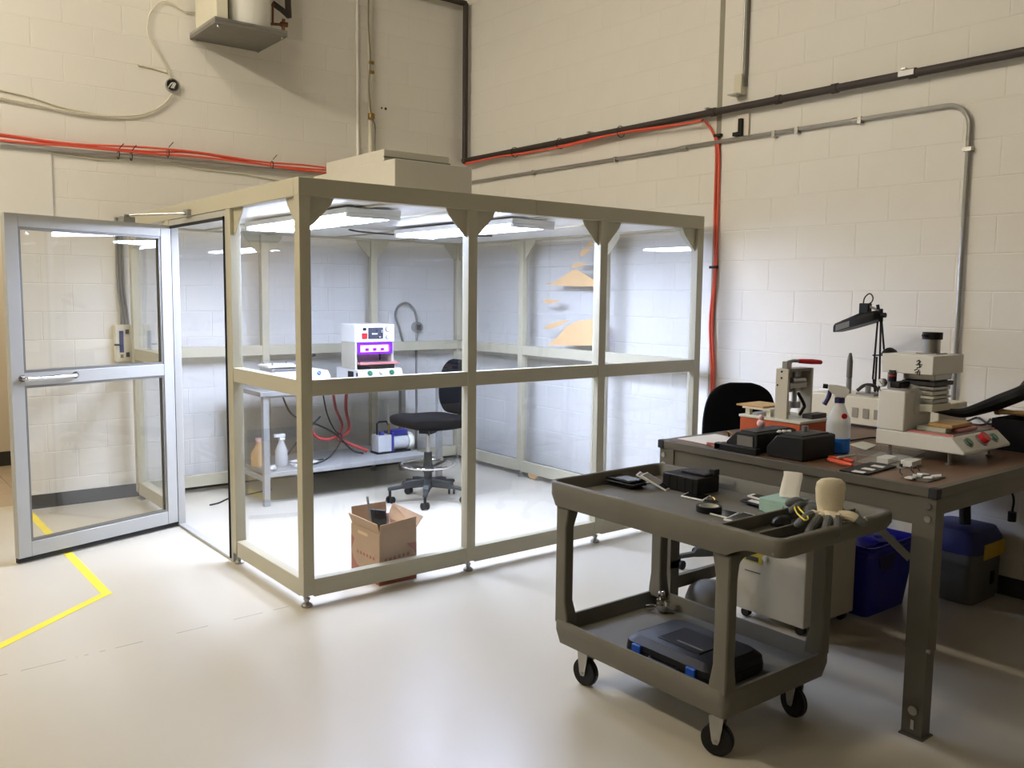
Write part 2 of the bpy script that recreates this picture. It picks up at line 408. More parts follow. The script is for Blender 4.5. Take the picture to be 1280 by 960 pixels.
def gusset(axis, const, u, sgn):
    poly = [(0, 0), (.135, 0), (.118, -.035), (.032, -.125), (0, -.15)]
    poly = [(u+sgn*a, zT0+b) for a, b in poly]
    MB().prism(poly, axis, const, const+.005).build('gusset', 'frame_beige', booth, flat=True)
def bay(axis, c0, a, b, lower=True):
    """rails, gussets and two panes of one bay; axis is the wall normal; a..b along it; c0..c0+PW its depth"""
    pin = c0+.038 if axis == 'y' else c0+.038
    def bx(u0, u1, w0, w1, z0, z1): return MB().box(u0, u1, w0, w1, z0, z1) if axis == 'y' else MB().box(w0, w1, u0, u1, z0, z1)
    bx(a, b, c0+.004, c0+PW-.004, zB0, zB1).build('bottom_rail', 'frame_beige', booth, bev=.002)
    bx(a, b, c0+.004, c0+PW-.004, zM0, zM1).build('mid_rail', 'frame_beige', booth, bev=.002)
    bx(a, b, pin, pin+.004, zM1, zT0).build('pane', 'acrylic', booth, flat=True)
    bx(a, b, pin, pin+.004, zB1, zM0).build('pane', 'acrylic', booth, flat=True)
    g = c0+.022
    gusset(axis, g, a, 1); gusset(axis, g, b, -1)
for c in (4.0, 6.88):
    for i in range(3): bay('y', c, FX[i]+PW, FX[i+1])
bay('x', 1.842, 4.06, 4.90); bay('x', 1.842, 6.06, 6.88)
bay('x', 4.755, 4.06, 4.90); bay('x', 4.755, 4.96, 5.90); bay('x', 4.755, 5.96, 6.88)
# aluminium door frame in the second bay of the left side
MB().box(1.846, 1.898, 4.962, 4.995, .0, 2.04).box(1.846, 1.898, 5.965, 5.998, 0, 2.04).box(1.846, 1.898, 4.995, 5.965, 2.0, 2.04).box(1.85, 1.895, 4.995, 5.965, .0, .018).build('door_jamb', 'alu', booth, bev=.002)
MB().box(1.838, 1.846, 4.99, 5.0, .02, 2.005).box(1.838, 1.848, 5.955, 5.968, .02, 2.005).box(1.838, 1.848, 4.99, 5.968, 1.985, 2.003).build('door_gasket', 'rubber', booth)
# ceiling panels of the booth, with the filter grille under the fan unit
xs = [1.905, 2.40, 2.899, 3.50, 4.10, 4.753]; ys = [4.062, 4.90, 5.90, 6.878]
for i in range(5):
    for j in range(3):
        if i == 2 and j == 1: continue
        MB().box(xs[i]+.002, xs[i+1]-.002, ys[j]+.002, ys[j+1]-.002, 2.056, 2.066).build('ceiling_panel', 'white_enamel', booth, bev=.001)
MB().box(xs[2], xs[3], ys[1], ys[2], 2.056, 2.062).build('filter_screen', 'alu', booth)
for x in xs[1:-1]: MB().box(x-.015, x+.015, 4.062, 6.878, 2.044, 2.056).build('ceiling_batten', 'frame_beige', booth)
# black cable along the ceiling
MB().tube(smooth_pts([aty(430, 284, 6.2), (3.2, 5.9, 2.035), (3.75, 5.9, 2.03), (4.2, 5.6, 2.04)], 6), .006, 6).build('ceiling_cable', 'rubber', booth)
# remains of masking film on the wall-side pane
def film(px):
    pts = [atx(u, v, 4.79) for u, v in px]
    MB().prism([(p.y, p.z) for p in pts], 'x', 4.7905, 4.7918).build('masking_film', 'kraft', booth, flat=True)
film([(681, 355), (692, 353), (706, 344), (716, 337), (724, 338), (745, 352), (745, 358), (724, 358), (700, 357)])
film([(713, 333), (720, 328), (735, 329), (727, 333), (716, 335)])
film([(677, 376), (684, 374), (690, 375), (702, 376), (690, 379), (684, 380), (682, 378)])
film([(678, 411), (686, 405), (700, 401), (712, 400), (700, 407), (688, 411)])
film([(684, 431), (697, 421), (708, 408), (722, 401), (746, 398), (746, 432), (720, 432), (700, 432)])
film([(724, 322), (727, 312), (740, 310), (732, 318)]); film([(729, 308), (740, 300), (741, 308)])
MB().lump(atx(666, 592, 4.775), (.012, .06, .05), 3, .3).build('film_scrap', 'kraft', booth)
# --- the open door
H0 = Vector((1.838, 5.975, 0)); dv = Vector((.836, 5.648, 0))-H0; DL = dv.length; dang = math.atan2(dv.y, dv.x)
DM = Matrix.Translation(H0) @ Matrix.Rotation(dang, 4, 'Z')    # local x runs along the door from the hinge
dz0, dz1, st = .035, 2.005, .075
door = MB(DM)
door.box(.0, st, -.022, .022, dz0, dz1).box(DL-st, DL, -.022, .022, dz0, dz1)
door.box(st, DL-st, -.022, .022, dz1-.075, dz1).box(st, DL-st, -.022, .022, dz0, dz0+.085).box(st, DL-st, -.022, .022, 1.03, 1.105)
door = door.build('door', 'alu', booth, bev=.003)
for z0, z1 in ((dz0+.085, 1.03), (1.105, dz1-.075)):
    MB(DM).box(st, DL-st, -.003, .003, z0, z1).build('pane', 'door_glass', door, flat=True)
    for sgn in (-1, 1):
        y0, y1 = sorted((sgn*.003, sgn*.016))
        MB(DM).box(st, st+.014, y0, y1, z0, z1).box(DL-st-.014, DL-st, y0, y1, z0, z1).box(st+.014, DL-st-.014, y0, y1, z0, z0+.014).box(st+.014, DL-st-.014, y0, y1, z1-.014, z1).build('glazing_bead', 'alu_dark', door, flat=True)
MB(DM).box(.0, DL, -.014, .014, .008, .035).build('door_sweep', 'rubber', door)
# long bar pull handle near the free edge (side facing the viewer)
MB(DM).tube([(DL-.06, .022, 1.075), (DL-.06, .05, 1.075), (DL-.075, .062, 1.075), (DL-.36, .062, 1.075), (DL-.375, .05, 1.075), (DL-.375, .022, 1.075)], .0105, 10).build('pull_handle', 'chrome', door)
for x in (DL-.06, DL-.375): MB(DM).cyl((x, .022, 1.075), (x, .027, 1.075), .02).build('handle_rose', 'chrome', door)
MB(DM).box(.25, .33, -.03, .02, 2.005, 2.04).cyl((.29, -.005, 1.98), (.29, -.005, 2.055), .018).build('door_closer', 'steel', door, bev=.003)
pa = DM @ Vector((.29, -.005, 2.05)); pb = Vector((1.845, 5.58, 2.06))
MB().tube([pa, pb], .006, 8).box(1.82, 1.842, 5.54, 5.62, 2.045, 2.08).build('closer_arm', 'steel', door)
for z in (.3, 1.05, 1.8): MB().cyl((1.836, 5.985, z-.05), (1.836, 5.985, z+.05), .009).build('hinge', 'steel', door)
# ------------------------------------------------------------------ fan filter unit
t = thing('fan_filter_unit', 'grey sheet metal fan filter box standing on the booth roof', 'filter unit', (3.2, 5.45, 2.13))
MB().box(2.905, 3.50, 4.90, 6.05, 2.131, 2.425).build('casing', 'ffu_grey', t, bev=.004)
MB().box(2.955, 3.465, 5.12, 5.95, 2.425, 2.515).build('intake_hood', 'ffu_grey', t, bev=.003)
MB().box(2.94, 3.48, 5.105, 5.118, 2.425, 2.437).box(2.95, 3.47, 5.112, 5.12, 2.46, 2.47).build('hood_flange', 'alu_dark', t)
for x in (3.2, 3.33): MB().cyl((x, 5.10, 2.452), (x, 5.12, 2.452), .008).build('bolt', 'steel', t)
for x in (2.885, 3.50): MB().box(x, x+.02, 4.9, 6.05, 2.131, 2.15).build('base_flange', 'ffu_grey', t)
# ------------------------------------------------------------------ booth lights
def booth_light(cx, y0, y1, label):
    t = thing('fluorescent_fixture', label, 'light fixture', (cx, (y0+y1)/2, 1.99), 0, 'twin lens lights under the booth roof')
    MB().box(cx-.17, cx+.17, y0, y1, 2.012, 2.043).build('housing', 'white_enamel', t, bev=.004)
    for s in (-.09, .09):
        MB().box(cx+s-.06, cx+s+.06, y0+.03, y1-.03, 1.996, 2.011).build('diffuser', 'tube_glow', t, bev=.004)
    for ya in (y0, y1-.028): MB().box(cx-.165, cx+.165, ya, ya+.028, 1.99, 2.011).build('end_cap', 'white_enamel', t)
booth_light(2.45, 4.35, 5.80, 'glowing twin strip light under the booth roof nearest the door')
booth_light(3.51, 4.25, 5.65, 'glowing twin strip light under the booth roof right of the fan box')
# ------------------------------------------------------------------ booth interior: table and what stands on it
TZ = .857; TX0, TX1, TY0, TY1 = 2.50, 4.13, 6.12, 6.80
t = thing('work_table', 'grey metal work table with a lower shelf inside the booth', 'table', (TX0, TY0, 0))
MB().box(TX0, TX1, TY0, TY1, TZ-.035, TZ).build('table_top', 'table_grey', t, bev=.003)
for x in (TX0+.03, TX1-.075):
    for y in (TY0+.02, TY1-.065): MB().box(x, x+.045, y, y+.045, .0, TZ-.035).build('leg', 'table_grey', t, bev=.002)
MB().box(TX0+.076, TX1-.16, TY0+.02, TY1-.02, .215, .25).build('shelf', 'table_grey', t, bev=.003)
for y in (TY0+.025, TY1-.05): MB().box(TX0+.076, TX1-.076, y, y+.025, TZ-.05, TZ-.036).build('apron', 'table_grey', t)
for x in (TX0+.04, TX1-.07): MB().box(x, x+.025, TY0+.066, TY1-.066, .18, .214).build('stretcher', 'table_grey', t)
# UV curing press with purple glow
mx0, mx1, my0, my1 = 3.352, 3.755, 6.20, 6.60
t = thing('curing_machine', 'white bench machine with purple glowing chamber and small display, on the booth table', 'machine', (mx0, my0, TZ))
MB().prism([(my0, TZ+.012), (my0, TZ+.055), (my0+.035, TZ+.118), (my1, TZ+.118), (my1, TZ+.012)], 'x', mx0, mx1).build('base', 'white_enamel', t, bev=.004)
for x in (mx0+.03, mx1-.03):
    for y in (my0+.04, my1-.04): MB().cyl((x, y, TZ), (x, y, TZ+.013), .014).build('foot', 'rubber', t)
for i, (x, m, r) in enumerate(((mx0+.10, 'green_btn', .02), (mx0+.20, 'pale_plate', .012), (mx0+.30, 'green_btn', .02))):
    n = Vector((0, -.063, .035)).normalized(); c = Vector((x, my0+.0175, TZ+.0865))
    b_ = MB().cyl(c, c+n*.006, r+.006).build('button_bezel', 'steel', t); MB().cyl(c+n*.006, c+n*.016, r, r*.85).build('button', m, b_)
MB().box(mx0-.004, mx0, my0+.10, my0+.19, TZ+.035, TZ+.10).build('power_inlet', 'black_plastic', t)
MB().box(mx0-.004, mx0, my0+.03, my0+.05, TZ+.05, TZ+.095).build('switch', 'black_plastic', t)
hx0, hx1, hy0, hy1 = 3.345, 3.705, 6.26, 6.50; hz = 1.335; hb = 1.19
bd = MB(); bd.box(hx0, hx1, hy0, hy1, hb, hz); bd.build('head', 'white_enamel', t, bev=.006)
MB().box(hx0+.004, hx0+.022, hy0+.01, hy1, TZ+.118, hb).build('side_wall', 'grey_beige', t); MB().box(hx1-.022, hx1-.004, hy0+.01, hy1, TZ+.118, hb).build('side_wall', 'grey_beige', t)
MB().box(hx0+.022, hx1-.022, hy1-.02, hy1, TZ+.118, hb).build('back_wall', 'grey_beige', t)
ch = MB().box(hx0+.023, hx0+.045, hy0-.006, hy0+.1, hb-.095, hb-.001).box(hx1-.045, hx1-.023, hy0-.006, hy0+.1, hb-.095, hb-.001).box(hx0+.045, hx1-.045, hy0-.006, hy0+.1, hb-.022, hb-.001).box(hx0+.045, hx1-.045, hy0-.006, hy0+.1, hb-.095, hb-.078).build('lamp_chamber', 'purple_trim', t)
MB().box(hx0+.046, hx1-.046, hy0+.02, hy0+.03, hb-.077, hb-.023).build('glowing_window', 'uv_glow', ch)
for x in (.10, .17, .24): MB().box(hx0+x, hx0+x+.028, hy0+.008, hy0+.019, hb-.07, hb-.047).build('lamp_clip', 'purple_trim', ch)
MB().box(hx0+.03, hx1+.02, my0+.03, hy0+.16, TZ+.155, TZ+.172).build('tray', 'magenta_plate', t, bev=.003)
MB().box(hx0+.05, hx1-.05, my0+.06, hy0+.15, TZ+.173, TZ+.18).build('tray_plate', 'steel', t)
MB().box(hx0+.03, hx1-.01, my0+.045, hy0+.15, TZ+.118, TZ+.1545).build('tray_base', 'black_plastic', t)
for x in (hx0+.07, hx1-.08): MB().cyl((x, hy0+.10, TZ+.18), (x, hy0+.10, hb-.096), .008).build('guide_rod', 'black_plastic', t)
dp = MB().box(hx0+.118, hx0+.252, hy0-.004, hy0, hb+.028, hb+.118).build('display', 'display', t)
for k, (a, b) in enumerate(((.15, .012), (.166, .008), (.178, .01), (.192, .007))): MB().box(hx0+a, hx0+a+b, hy0-.0055, hy0-.004, hb+.062, hb+.074).build('display_mark', 'phone_white', dp)
for k in range(2): MB().box(hx0+.238, hx0+.246, hy0-.0055, hy0-.004, hb+.09-k*.012, hb+.096-k*.012).build('display_mark', 'phone_white', dp)
MB().box(hx0+.215, hx0+.232, hy0-.0055, hy0-.004, hb+.038, hb+.045).build('display_mark', 'phone_white', dp)
MB().box(hx0+.06, hx0+.105, hy0-.012, hy0, hb+.03, hb+.075).build('rocker_switch', 'red', t, bev=.003)
MB().box(hx0+.07, hx0+.098, hy0-.006, hy0, hb+.095, hb+.118).build('key_switch', 'black_plastic', t)
for z, r in ((.105, .022), (.04, .017)):
    g = MB().cyl((hx0+.295, hy0-.01, hb+z), (hx0+.295, hy0, hb+z), r).build('gauge', 'steel', t); MB().cyl((hx0+.295, hy0-.0115, hb+z), (hx0+.295, hy0-.01, hb+z), r*.75).build('dial', 'phone_white', g)
TP = TZ+.045
# small white press left of it
t = thing('small_press', 'low white bench press with steel clamp plates at the left end of the booth table', 'machine', (2.86, 6.3, TZ))
MB().prism([(6.18, TP+.01), (6.18, TP+.04), (6.22, TP+.085), (6.52, TP+.085), (6.52, TP+.01)], 'x', 2.66, 3.09).build('base', 'white_enamel', t, bev=.004)
for x in (2.70, 3.05):
    for y in (6.22, 6.48): MB().cyl((x, y, TZ), (x, y, TP+.011), .013).build('foot', 'rubber', t)
MB().box(2.64, 2.90, 6.24, 6.46, TP+.086, TP+.105).build('lower_plate', 'steel', t, bev=.002)
MB().box(2.62, 2.88, 6.25, 6.45, TP+.118, TP+.135).build('upper_plate', 'white_enamel', t, bev=.002)
for x in (2.66, 2.84):
    for y in (6.27, 6.43): MB().cyl((x, y, TP+.105), (x, y, TP+.15), .007).build('guide_pin', 'steel', t)
MB().cyl((2.93, 6.4, TP+.085), (2.93, 6.4, TP+.17), .012).cyl((2.93, 6.4, TP+.16), (3.03, 6.38, TP+.19), .007).build('clamp_lever', 'black_plastic', t)
MB().capsule([(3.02, 6.382, TP+.187), (3.05, 6.375, TP+.196)], [.012, .012]).build('lever_knob', 'black_plastic', t)
MB().cyl((3.0, 6.195, TP+.066), (3.0, 6.183, TP+.074), .016).build('button', 'latch_blue', t)
MB().box(2.72, 2.77, 6.176, 6.18, TP+.016, TP+.038).build('switch', 'black_plastic', t)
# vacuum pump on the lower shelf
SH = .25
t = thing('vacuum_pump', 'small grey and blue vacuum pump on the lower shelf of the booth table', 'pump', (3.78, 6.42, SH))
MB().box(3.60, 3.92, 6.36, 6.48, SH+.0, SH+.014).build('base_plate', 'black_plastic', t)
MB().lathe([(.066, 0), (.066, .15)], (3.75, 6.42, SH+.082), 24, 'x').build('motor', 'pump_grey', t)
MB().box(3.61, 3.74, 6.36, 6.48, SH+.015, SH+.155).build('oil_case', 'pump_grey', t, bev=.006)
MB().box(3.735, 3.752, 6.345, 6.495, SH+.014, SH+.175).build('end_plate', 'pump_blue', t, bev=.003)
MB().box(3.755, 3.90, 6.37, 6.47, SH+.146, SH+.185).build('terminal_box', 'pump_blue', t, bev=.004)
MB().lathe([(.075, 0), (.078, .02), (.07, .05), (.03, .056)], (3.905, 6.42, SH+.082), 24, 'x').build('fan_cover', 'pale_plate', t)
MB().cyl((3.66, 6.40, SH+.156), (3.66, 6.40, SH+.185), .022).build('oil_cap', 'pump_blue', t)
MB().tube([(3.63, 6.42, SH+.156), (3.63, 6.42, SH+.25), (3.65, 6.42, SH+.262), (3.72, 6.42, SH+.262), (3.735, 6.42, SH+.23)], .008, 8).build('carry_handle', 'black_plastic', t)
MB().cyl((3.72, 6.38, SH+.156), (3.72, 6.38, SH+.25), .010).build('inlet_valve', 'brass', t)
# hoses and cords under the table
o = MB().tube(smooth_pts([(3.45, 6.86, TZ-.1), (3.46, 6.83, .6), (3.40, 6.6, .48), (3.22, 6.4, .42), (3.05, 6.35, .45), (2.98, 6.35, .6), (2.99, 6.42, .8)], 8), .012, 8).build('air_hose', 'red_hose'); tag(o, 'red air hose drooping under the booth table beside the black cords', 'hose')
o = MB().tube(smooth_pts([(3.50, 6.70, TZ-.06), (3.50, 6.72, .6), (3.44, 6.55, .46), (3.30, 6.45, .40), (3.36, 6.55, .37), (3.5, 6.5, .30), (3.58, 6.5, SH+.017)], 8), .014, 8).build('air_hose', 'red_hose'); tag(o, 'thick red hose hanging by the table leg near the vacuum pump', 'hose')
o = MB().tube(smooth_pts([(3.22, 6.6, TZ-.04), (3.24, 6.55, .6), (3.26, 6.45, .47), (3.30, 6.4, .42), (3.15, 6.3, .30), (3.0, 6.25, SH+.012), (2.95, 6.35, SH+.01), (3.12, 6.38, SH+.01)], 8), .006, 6).build('power_cord', 'rubber'); tag(o, 'black cord hanging straight then coiling on the booth table shelf', 'cord')
o = MB().tube(smooth_pts([(2.74, 6.3, TZ-.04), (2.80, 6.25, .66), (2.98, 6.3, .58), (3.22, 6.38, .46), (3.40, 6.42, .30), (3.50, 6.42, SH+.012)], 8), .007, 6).build('power_cord', 'rubber'); tag(o, 'black cord sagging diagonally under the small white press', 'cord')
o = MB().tube(smooth_pts([(3.06, 6.30, .62), (2.95, 6.3, .52), (2.84, 6.32, .40), (2.75, 6.35, SH+.012)], 8), .007, 6).build('power_cord', 'rubber'); tag(o, 'short black cord crossing the red hose behind the booth corner post', 'cord')
o = MB().tube(smooth_pts([(2.22, 6.42, .006), (2.3, 6.45, .006), (2.42, 6.55, .006), (2.6, 6.6, .006), (2.8, 6.66, .006)], 6), .006, 6).build('power_cord', 'rubber'); tag(o, 'black cord end lying on the booth floor beside the back wall', 'cord')
# bottles and bags at the left end of the shelf
t = thing('spray_bottle', 'milky spray bottle on the left end of the booth table shelf', 'bottle', (2.76, 6.36, SH))
MB().lathe([(.045, 0), (.048, .01), (.048, .12), (.02, .19), (.016, .2)], (2.76, 6.36, SH), 18).build('body', 'frost', t)
MB().box(2.74, 2.78, 6.34, 6.38, SH+.2, SH+.225).box(2.70, 2.79, 6.345, 6.375, SH+.225, SH+.25).build('trigger_head', 'white_enamel', t, bev=.004)
t = thing('cream_jug', 'cream plastic jug on the booth table shelf left of the spray bottle', 'jug', (2.60, 6.46, SH))
MB().lathe([(.055, 0), (.06, .01), (.06, .10), (.03, .15), (.02, .17), (.02, .19)], (2.62, 6.46, SH), 18).build('body', 'kraft', t); MB().cyl((2.62, 6.46, SH+.19), (2.62, 6.46, SH+.215), .024).build('cap', 'pink', t)
o = MB().lump((2.90, 6.27, SH+.022), (.10, .07, .025), 2, .35).build('plastic_bag', 'frost'); tag(o, 'crumpled clear plastic bag on the booth shelf in front of the spray bottle', 'bag')
o = MB().lump((2.61, 6.24, SH+.02), (.05, .06, .022), 5, .35).build('plastic_bag', 'frost'); tag(o, 'crumpled clear plastic bag at the shelf corner beside the cream jug', 'bag')
# ------------------------------------------------------------------ swivel chairs
def caster_wheel(mb_parent, c, r, ang):
    dx, dy = math.cos(ang), math.sin(ang)
    for s in (-.012, .012):
        p = Vector(c)+Vector((-dy, dx, 0))*s; q = p+Vector((-dy, dx, 0))*.014*(1 if s > 0 else -1)
        MB().cyl(p, q, r, n=18).build('caster_wheel', 'black_plastic', mb_parent)
def star_base(t, cx, cy, rad, ang0, hub_z):
    for k in range(5):
        a = ang0+k*2*PI/5; d = Vector((math.cos(a), math.sin(a), 0)); n = Vector((-d.y, d.x, 0)); c = Vector((cx, cy, 0))
        rings = []
        for s, w, z0, z1 in ((.03, .032, hub_z-.05, hub_z+.01), (rad*.62, .026, hub_z-.055, hub_z-.005), (rad*.66, .022, hub_z-.055, hub_z-.03), (rad, .018, hub_z-.068, hub_z-.045)):
            p = c+d*s; rings.append([p-n*w+Vector((0,0,z0)), p+n*w+Vector((0,0,z0)), p+n*w*.8+Vector((0,0,z1)), p-n*w*.8+Vector((0,0,z1))])
        ft = MB().loft(rings).build('base_arm', 'charcoal', t, bev=.004)
        MB().cyl(c+d*(rad-.015)+Vector((0,0,.045)), c+d*(rad-.015)+Vector((0,0,hub_z-.06)), .011).build('caster_stem', 'black_plastic', ft)
        caster_wheel(ft, c+d*(rad-.02)+Vector((0,0,.027)), .027, a+.6)
cx, cy = 3.62, 5.62
t = thing('drafting_stool', 'tall dark drafting stool with chrome foot ring inside the booth', 'stool', (cx, cy, 0))
star_base(t, cx, cy, .31, math.radians(233), .165)
MB().cyl((cx, cy, .10), (cx, cy, .38), .031).cyl((cx, cy, .23), (cx, cy, .29), .045, .034).build('column', 'charcoal', t)
MB().cyl((cx, cy, .37), (cx, cy, .56), .016).build('gas_lift', 'chrome', t)
MB().torus((cx, cy, .285), .20, .011, 'z', 40, 8).build('foot_ring', 'chrome', t)
for k in range(3):
    a = .3+k*2*PI/3; MB().bar((cx+.035*math.cos(a), cy+.035*math.sin(a), .255), (cx+.195*math.cos(a), cy+.195*math.sin(a), .282), .022, .012).build('ring_spoke', 'charcoal', t)
fd = Vector((-.97, -.02, 0)).normalized(); sd = Vector((-fd.y, fd.x, 0)); sc = Vector((cx, cy, 0))-fd*.0
def pad(c, f, s, L, Wd, prof, m, name, t, up=Vector((0, 0, 1)), tilt=0):
    rings = []; prof = [tuple(q) for q in smooth_pts(prof, 4)]
    for k, (u, h0, h1, wf) in enumerate(prof):
        ring = []; p = c+f*(u*L)
        for q in range(20):
            th = 2*PI*q/20; ca, sa = math.cos(th), math.sin(th)
            e = .45; x = math.copysign(abs(ca)**e, ca); y = math.copysign(abs(sa)**e, sa)
            ring.append(p+s*(x*Wd*wf/2)+up*((h0+h1)/2+y*(h1-h0)/2))
        rings.append(ring)
    return MB().loft(rings).build(name, m, t)
pad(Vector((cx, cy, .60)), fd, sd, .5, .46, [(-.5, .0, .03, .62), (-.48, -.02, .055, .8), (-.3, -.035, .062, 1), (0, -.035, .065, 1), (.25, -.03, .075, .97), (.42, -.015, .07, .85), (.48, .01, .06, .72), (.5, .025, .045, .55)], 'black_fabric', 'seat', t)
MB().obox((cx, cy, .545), (.12, .1, .035), (0, 0, .6)).build('tilt_mechanism', 'black_plastic', t)
pl = Vector((cx, cy, .548)); MB().tube([pl, pl+sd*.14+fd*.08, pl+sd*.20+fd*.13], .006, 6).build('height_lever', 'black_plastic', t)
bp = Vector((cx, cy, 0))-fd*.27
MB().tube(smooth_pts([Vector((cx, cy, .55))-fd*.05, bp+Vector((0, 0, .555)), bp-fd*.03+Vector((0, 0, .62)), bp-fd*.01+Vector((0, 0, .85))], 6), .017, 8).build('back_post', 'black_plastic', t)
bu = (Vector((0, 0, 1))-fd*.12).normalized(); bn = sd.cross(bu)
pad(bp+fd*.02+Vector((0, 0, .87)), bu, sd, .42, .42, [(-.5, -.02, .0, .35), (-.45, -.03, .012, .6), (-.25, -.035, .02, .92), (.05, -.035, .02, 1), (.3, -.03, .018, .88), (.45, -.022, .012, .6), (.5, -.015, .0, .35)], 'black_fabric', 'backrest', t, up=fd)
# second chair behind the steel bench
cx, cy = 4.12, 3.18
t = thing('office_chair', 'black office chair with rounded back behind the steel workbench', 'chair', (cx, cy, 0))
star_base(t, cx, cy, .30, math.radians(76), .13)
MB().cyl((cx, cy, .08), (cx, cy, .48), .026).build('column', 'charcoal', t)
fd = Vector((.62, .78, 0)).normalized(); sd = Vector((-fd.y, fd.x, 0))
pad(Vector((cx, cy, .50)), fd, sd, .46, .46, [(-.5, .0, .03, .7), (-.42, -.025, .05, .95), (0, -.03, .055, 1), (.42, -.02, .05, .9), (.5, .02, .035, .6)], 'black_fabric', 'seat', t)
bp = Vector((cx, cy, 0))-fd*.20
MB().tube(smooth_pts([Vector((cx, cy, .48)), bp+Vector((0, 0, .50)), bp-fd*.04+Vector((0, 0, .62)), bp-fd*.02+Vector((0, 0, .85))], 6), .02, 8).build('back_post', 'black_plastic', t)
pad(bp+fd*.02+Vector((0, 0, .87)), Vector((0, 0, 1)), sd, .48, .41, [(-.5, -.02, .0, .6), (-.42, -.03, .015, .85), (-.15, -.035, .022, 1), (.15, -.035, .022, .98), (.36, -.03, .02, .84), (.46, -.025, .015, .58), (.5, -.015, .005, .3)], 'black_fabric', 'backrest', t, up=fd)
# ------------------------------------------------------------------ carton with scraps inside the booth
bx0, bx1, by0, by1, bz = 2.322, 2.556, 4.085, 4.405, .285
t = thing('cardboard_carton', 'open cardboard carton with red brown printed corners behind the front booth pane', 'carton', (2.44, 4.24, 0))
th = .005
MB().box(bx0, bx1, by0, by0+th, 0, bz).box(bx0, bx1, by1-th, by1, 0, bz).box(bx0, bx0+th, by0+th, by1-th, 0, bz).box(bx1-th, bx1, by0+th, by1-th, 0, bz).box(bx0+th, bx1-th, by0+th, by1-th, 0, .006).build('box_body', 'cardboard', t)
def flap(a, b, c, d):
    a, b, c, d = map(Vector, (a, b, c, d)); n = (b-a).cross(d-a).normalized()*.004
    MB().add([a, b, c, d, a+n, b+n, c+n, d+n], [(0,3,2,1),(4,5,6,7),(0,1,5,4),(1,2,6,5),(2,3,7,6),(3,0,4,7)]).build('flap', 'cardboard', t, flat=True)
zt = bz+.0005
flap((bx0+.003, by0+.004, zt), (bx1-.003, by0+.004, zt), (bx1-.003, by0-.0, zt+.07), (bx0+.003, by0-.0, zt+.05))
flap((bx0+.004, by0+.006, zt), (bx0+.004, by1-.006, zt), (bx0-.02, by1-.004, zt+.06), (bx0-.01, by0+.01, zt+.055))
flap((bx1-.004, by0+.006, zt), (bx1-.004, by1-.006, zt), (bx1+.035, by1-.006, zt+.08), (bx1+.045, by0+.006, zt+.06))
flap((bx0+.006, by1-.004, zt), (bx1-.006, by1-.004, zt), (bx1-.006, by1+.01, zt+.09), (bx0+.006, by1+.01, zt+.09))
e = .0008
def tri(p, axis, c, m='cardboard_print'): MB().prism(p, axis, c-e, c).build('printed_patch', m, t, flat=True)
tri([(bx1, .21), (bx1-.065, .21), (bx1-.02, .17), (bx1, .13)], 'y', by0); tri([(bx1, .004), (bx0, .004), (bx0, .055), (bx0+.04, .04), (bx0+.1, .05), (bx1-.07, .05), (bx1-.02, .09), (bx1, .13)], 'y', by0)
tri([(by1, .22), (by1-.04, .205), (by1-.02, .17), (by1, .13)], 'x', bx0); tri([(by1, .004), (by0, .004), (by0, .05), (by1-.12, .05), (by1-.07, .06), (by1-.03, .09), (by1, .13)], 'x', bx0)
for k in range(6): tri([(bx0+.03+k*.028, .128+k*.003), (bx0+.048+k*.028, .13+k*.003), (bx0+.046+k*.028, .148+k*.003), (bx0+.032+k*.028, .144+k*.003)], 'y', by0)
for k in range(6): tri([(by0+.05+k*.036, .130), (by0+.074+k*.036, .130), (by0+.07+k*.036, .148), (by0+.054+k*.036, .146)], 'x', bx0)
tri([(by0+.13, .245), (by0+.24, .245), (by0+.24, .262), (by0+.13, .262)], 'x', bx0, 'kraft')
o = MB().obox((2.375, 4.16, .245), (.012, .09, .33), (.0, -.18, .5)).build('panel_offcut', 'black_plastic'); tag(o, 'dark flat panel standing in the cardboard carton', 'panel')
o = MB().obox((2.405, 4.17, .235), (.012, .08, .31), (.0, -.15, .5)).build('panel_offcut', 'pink'); tag(o, 'pale pinkish panel leaning in the carton behind the dark panel', 'panel')
o = MB().cyl((2.42, 4.26, .02), (2.345, 4.26, .46), .007, n=10).build('metal_rod', 'steel'); tag(o, 'thin grey rod sticking up out of the cardboard carton', 'rod')
# ------------------------------------------------------------------ back wall fittings seen through the booth
t = thing('wall_socket', 'round grey outlet box with curled conduit on the wall behind the stool', 'outlet', (4.43, YW, 1.27))
c = aty(521, 409, YW-.02)
MB().lathe([(.045, -.035), (.05, -.03), (.05, .019)], (c.x, YW-.02, c.z), 20, 'y').build('box', 'galv', t)
MB().box(c.x-.02, c.x+.02, YW-.058, YW-.0555, c.z-.025, c.z+.025).build('socket_face', 'charcoal', t)
MB().tube(smooth_pts([aty(504, 428, YW-.03), aty(499, 410, YW-.04), aty(494.5, 395, YW-.05), aty(498, 383, YW-.05), aty(508, 379, YW-.05), aty(517, 386, YW-.045), aty(520.5, 396, YW-.035), aty(521, 404, YW-.025)], 8), .011, 8).build('flexible_conduit', 'galv', t)
MB().cyl((c.x, YW-.015, c.z-.05), (c.x, YW-.015, .12), .011).build('conduit', 'galv', t)
t = thing('electrical_panel', 'beige electrical box with blue breaker strip on the wall behind the open door', 'electrical box', (1.80, YW, 1.18))
a = aty(144, 406, YW-.07); b = aty(160, 452, YW-.07)
MB().box(a.x, a.x+.25, YW-.07, YW-.0005, b.z, a.z).build('enclosure', 'cream_enamel', t, bev=.004)
MB().box(a.x+.025, a.x+.055, YW-.0745, YW-.07, b.z+.07, a.z-.045).build('breaker_strip', 'blue_case', t)
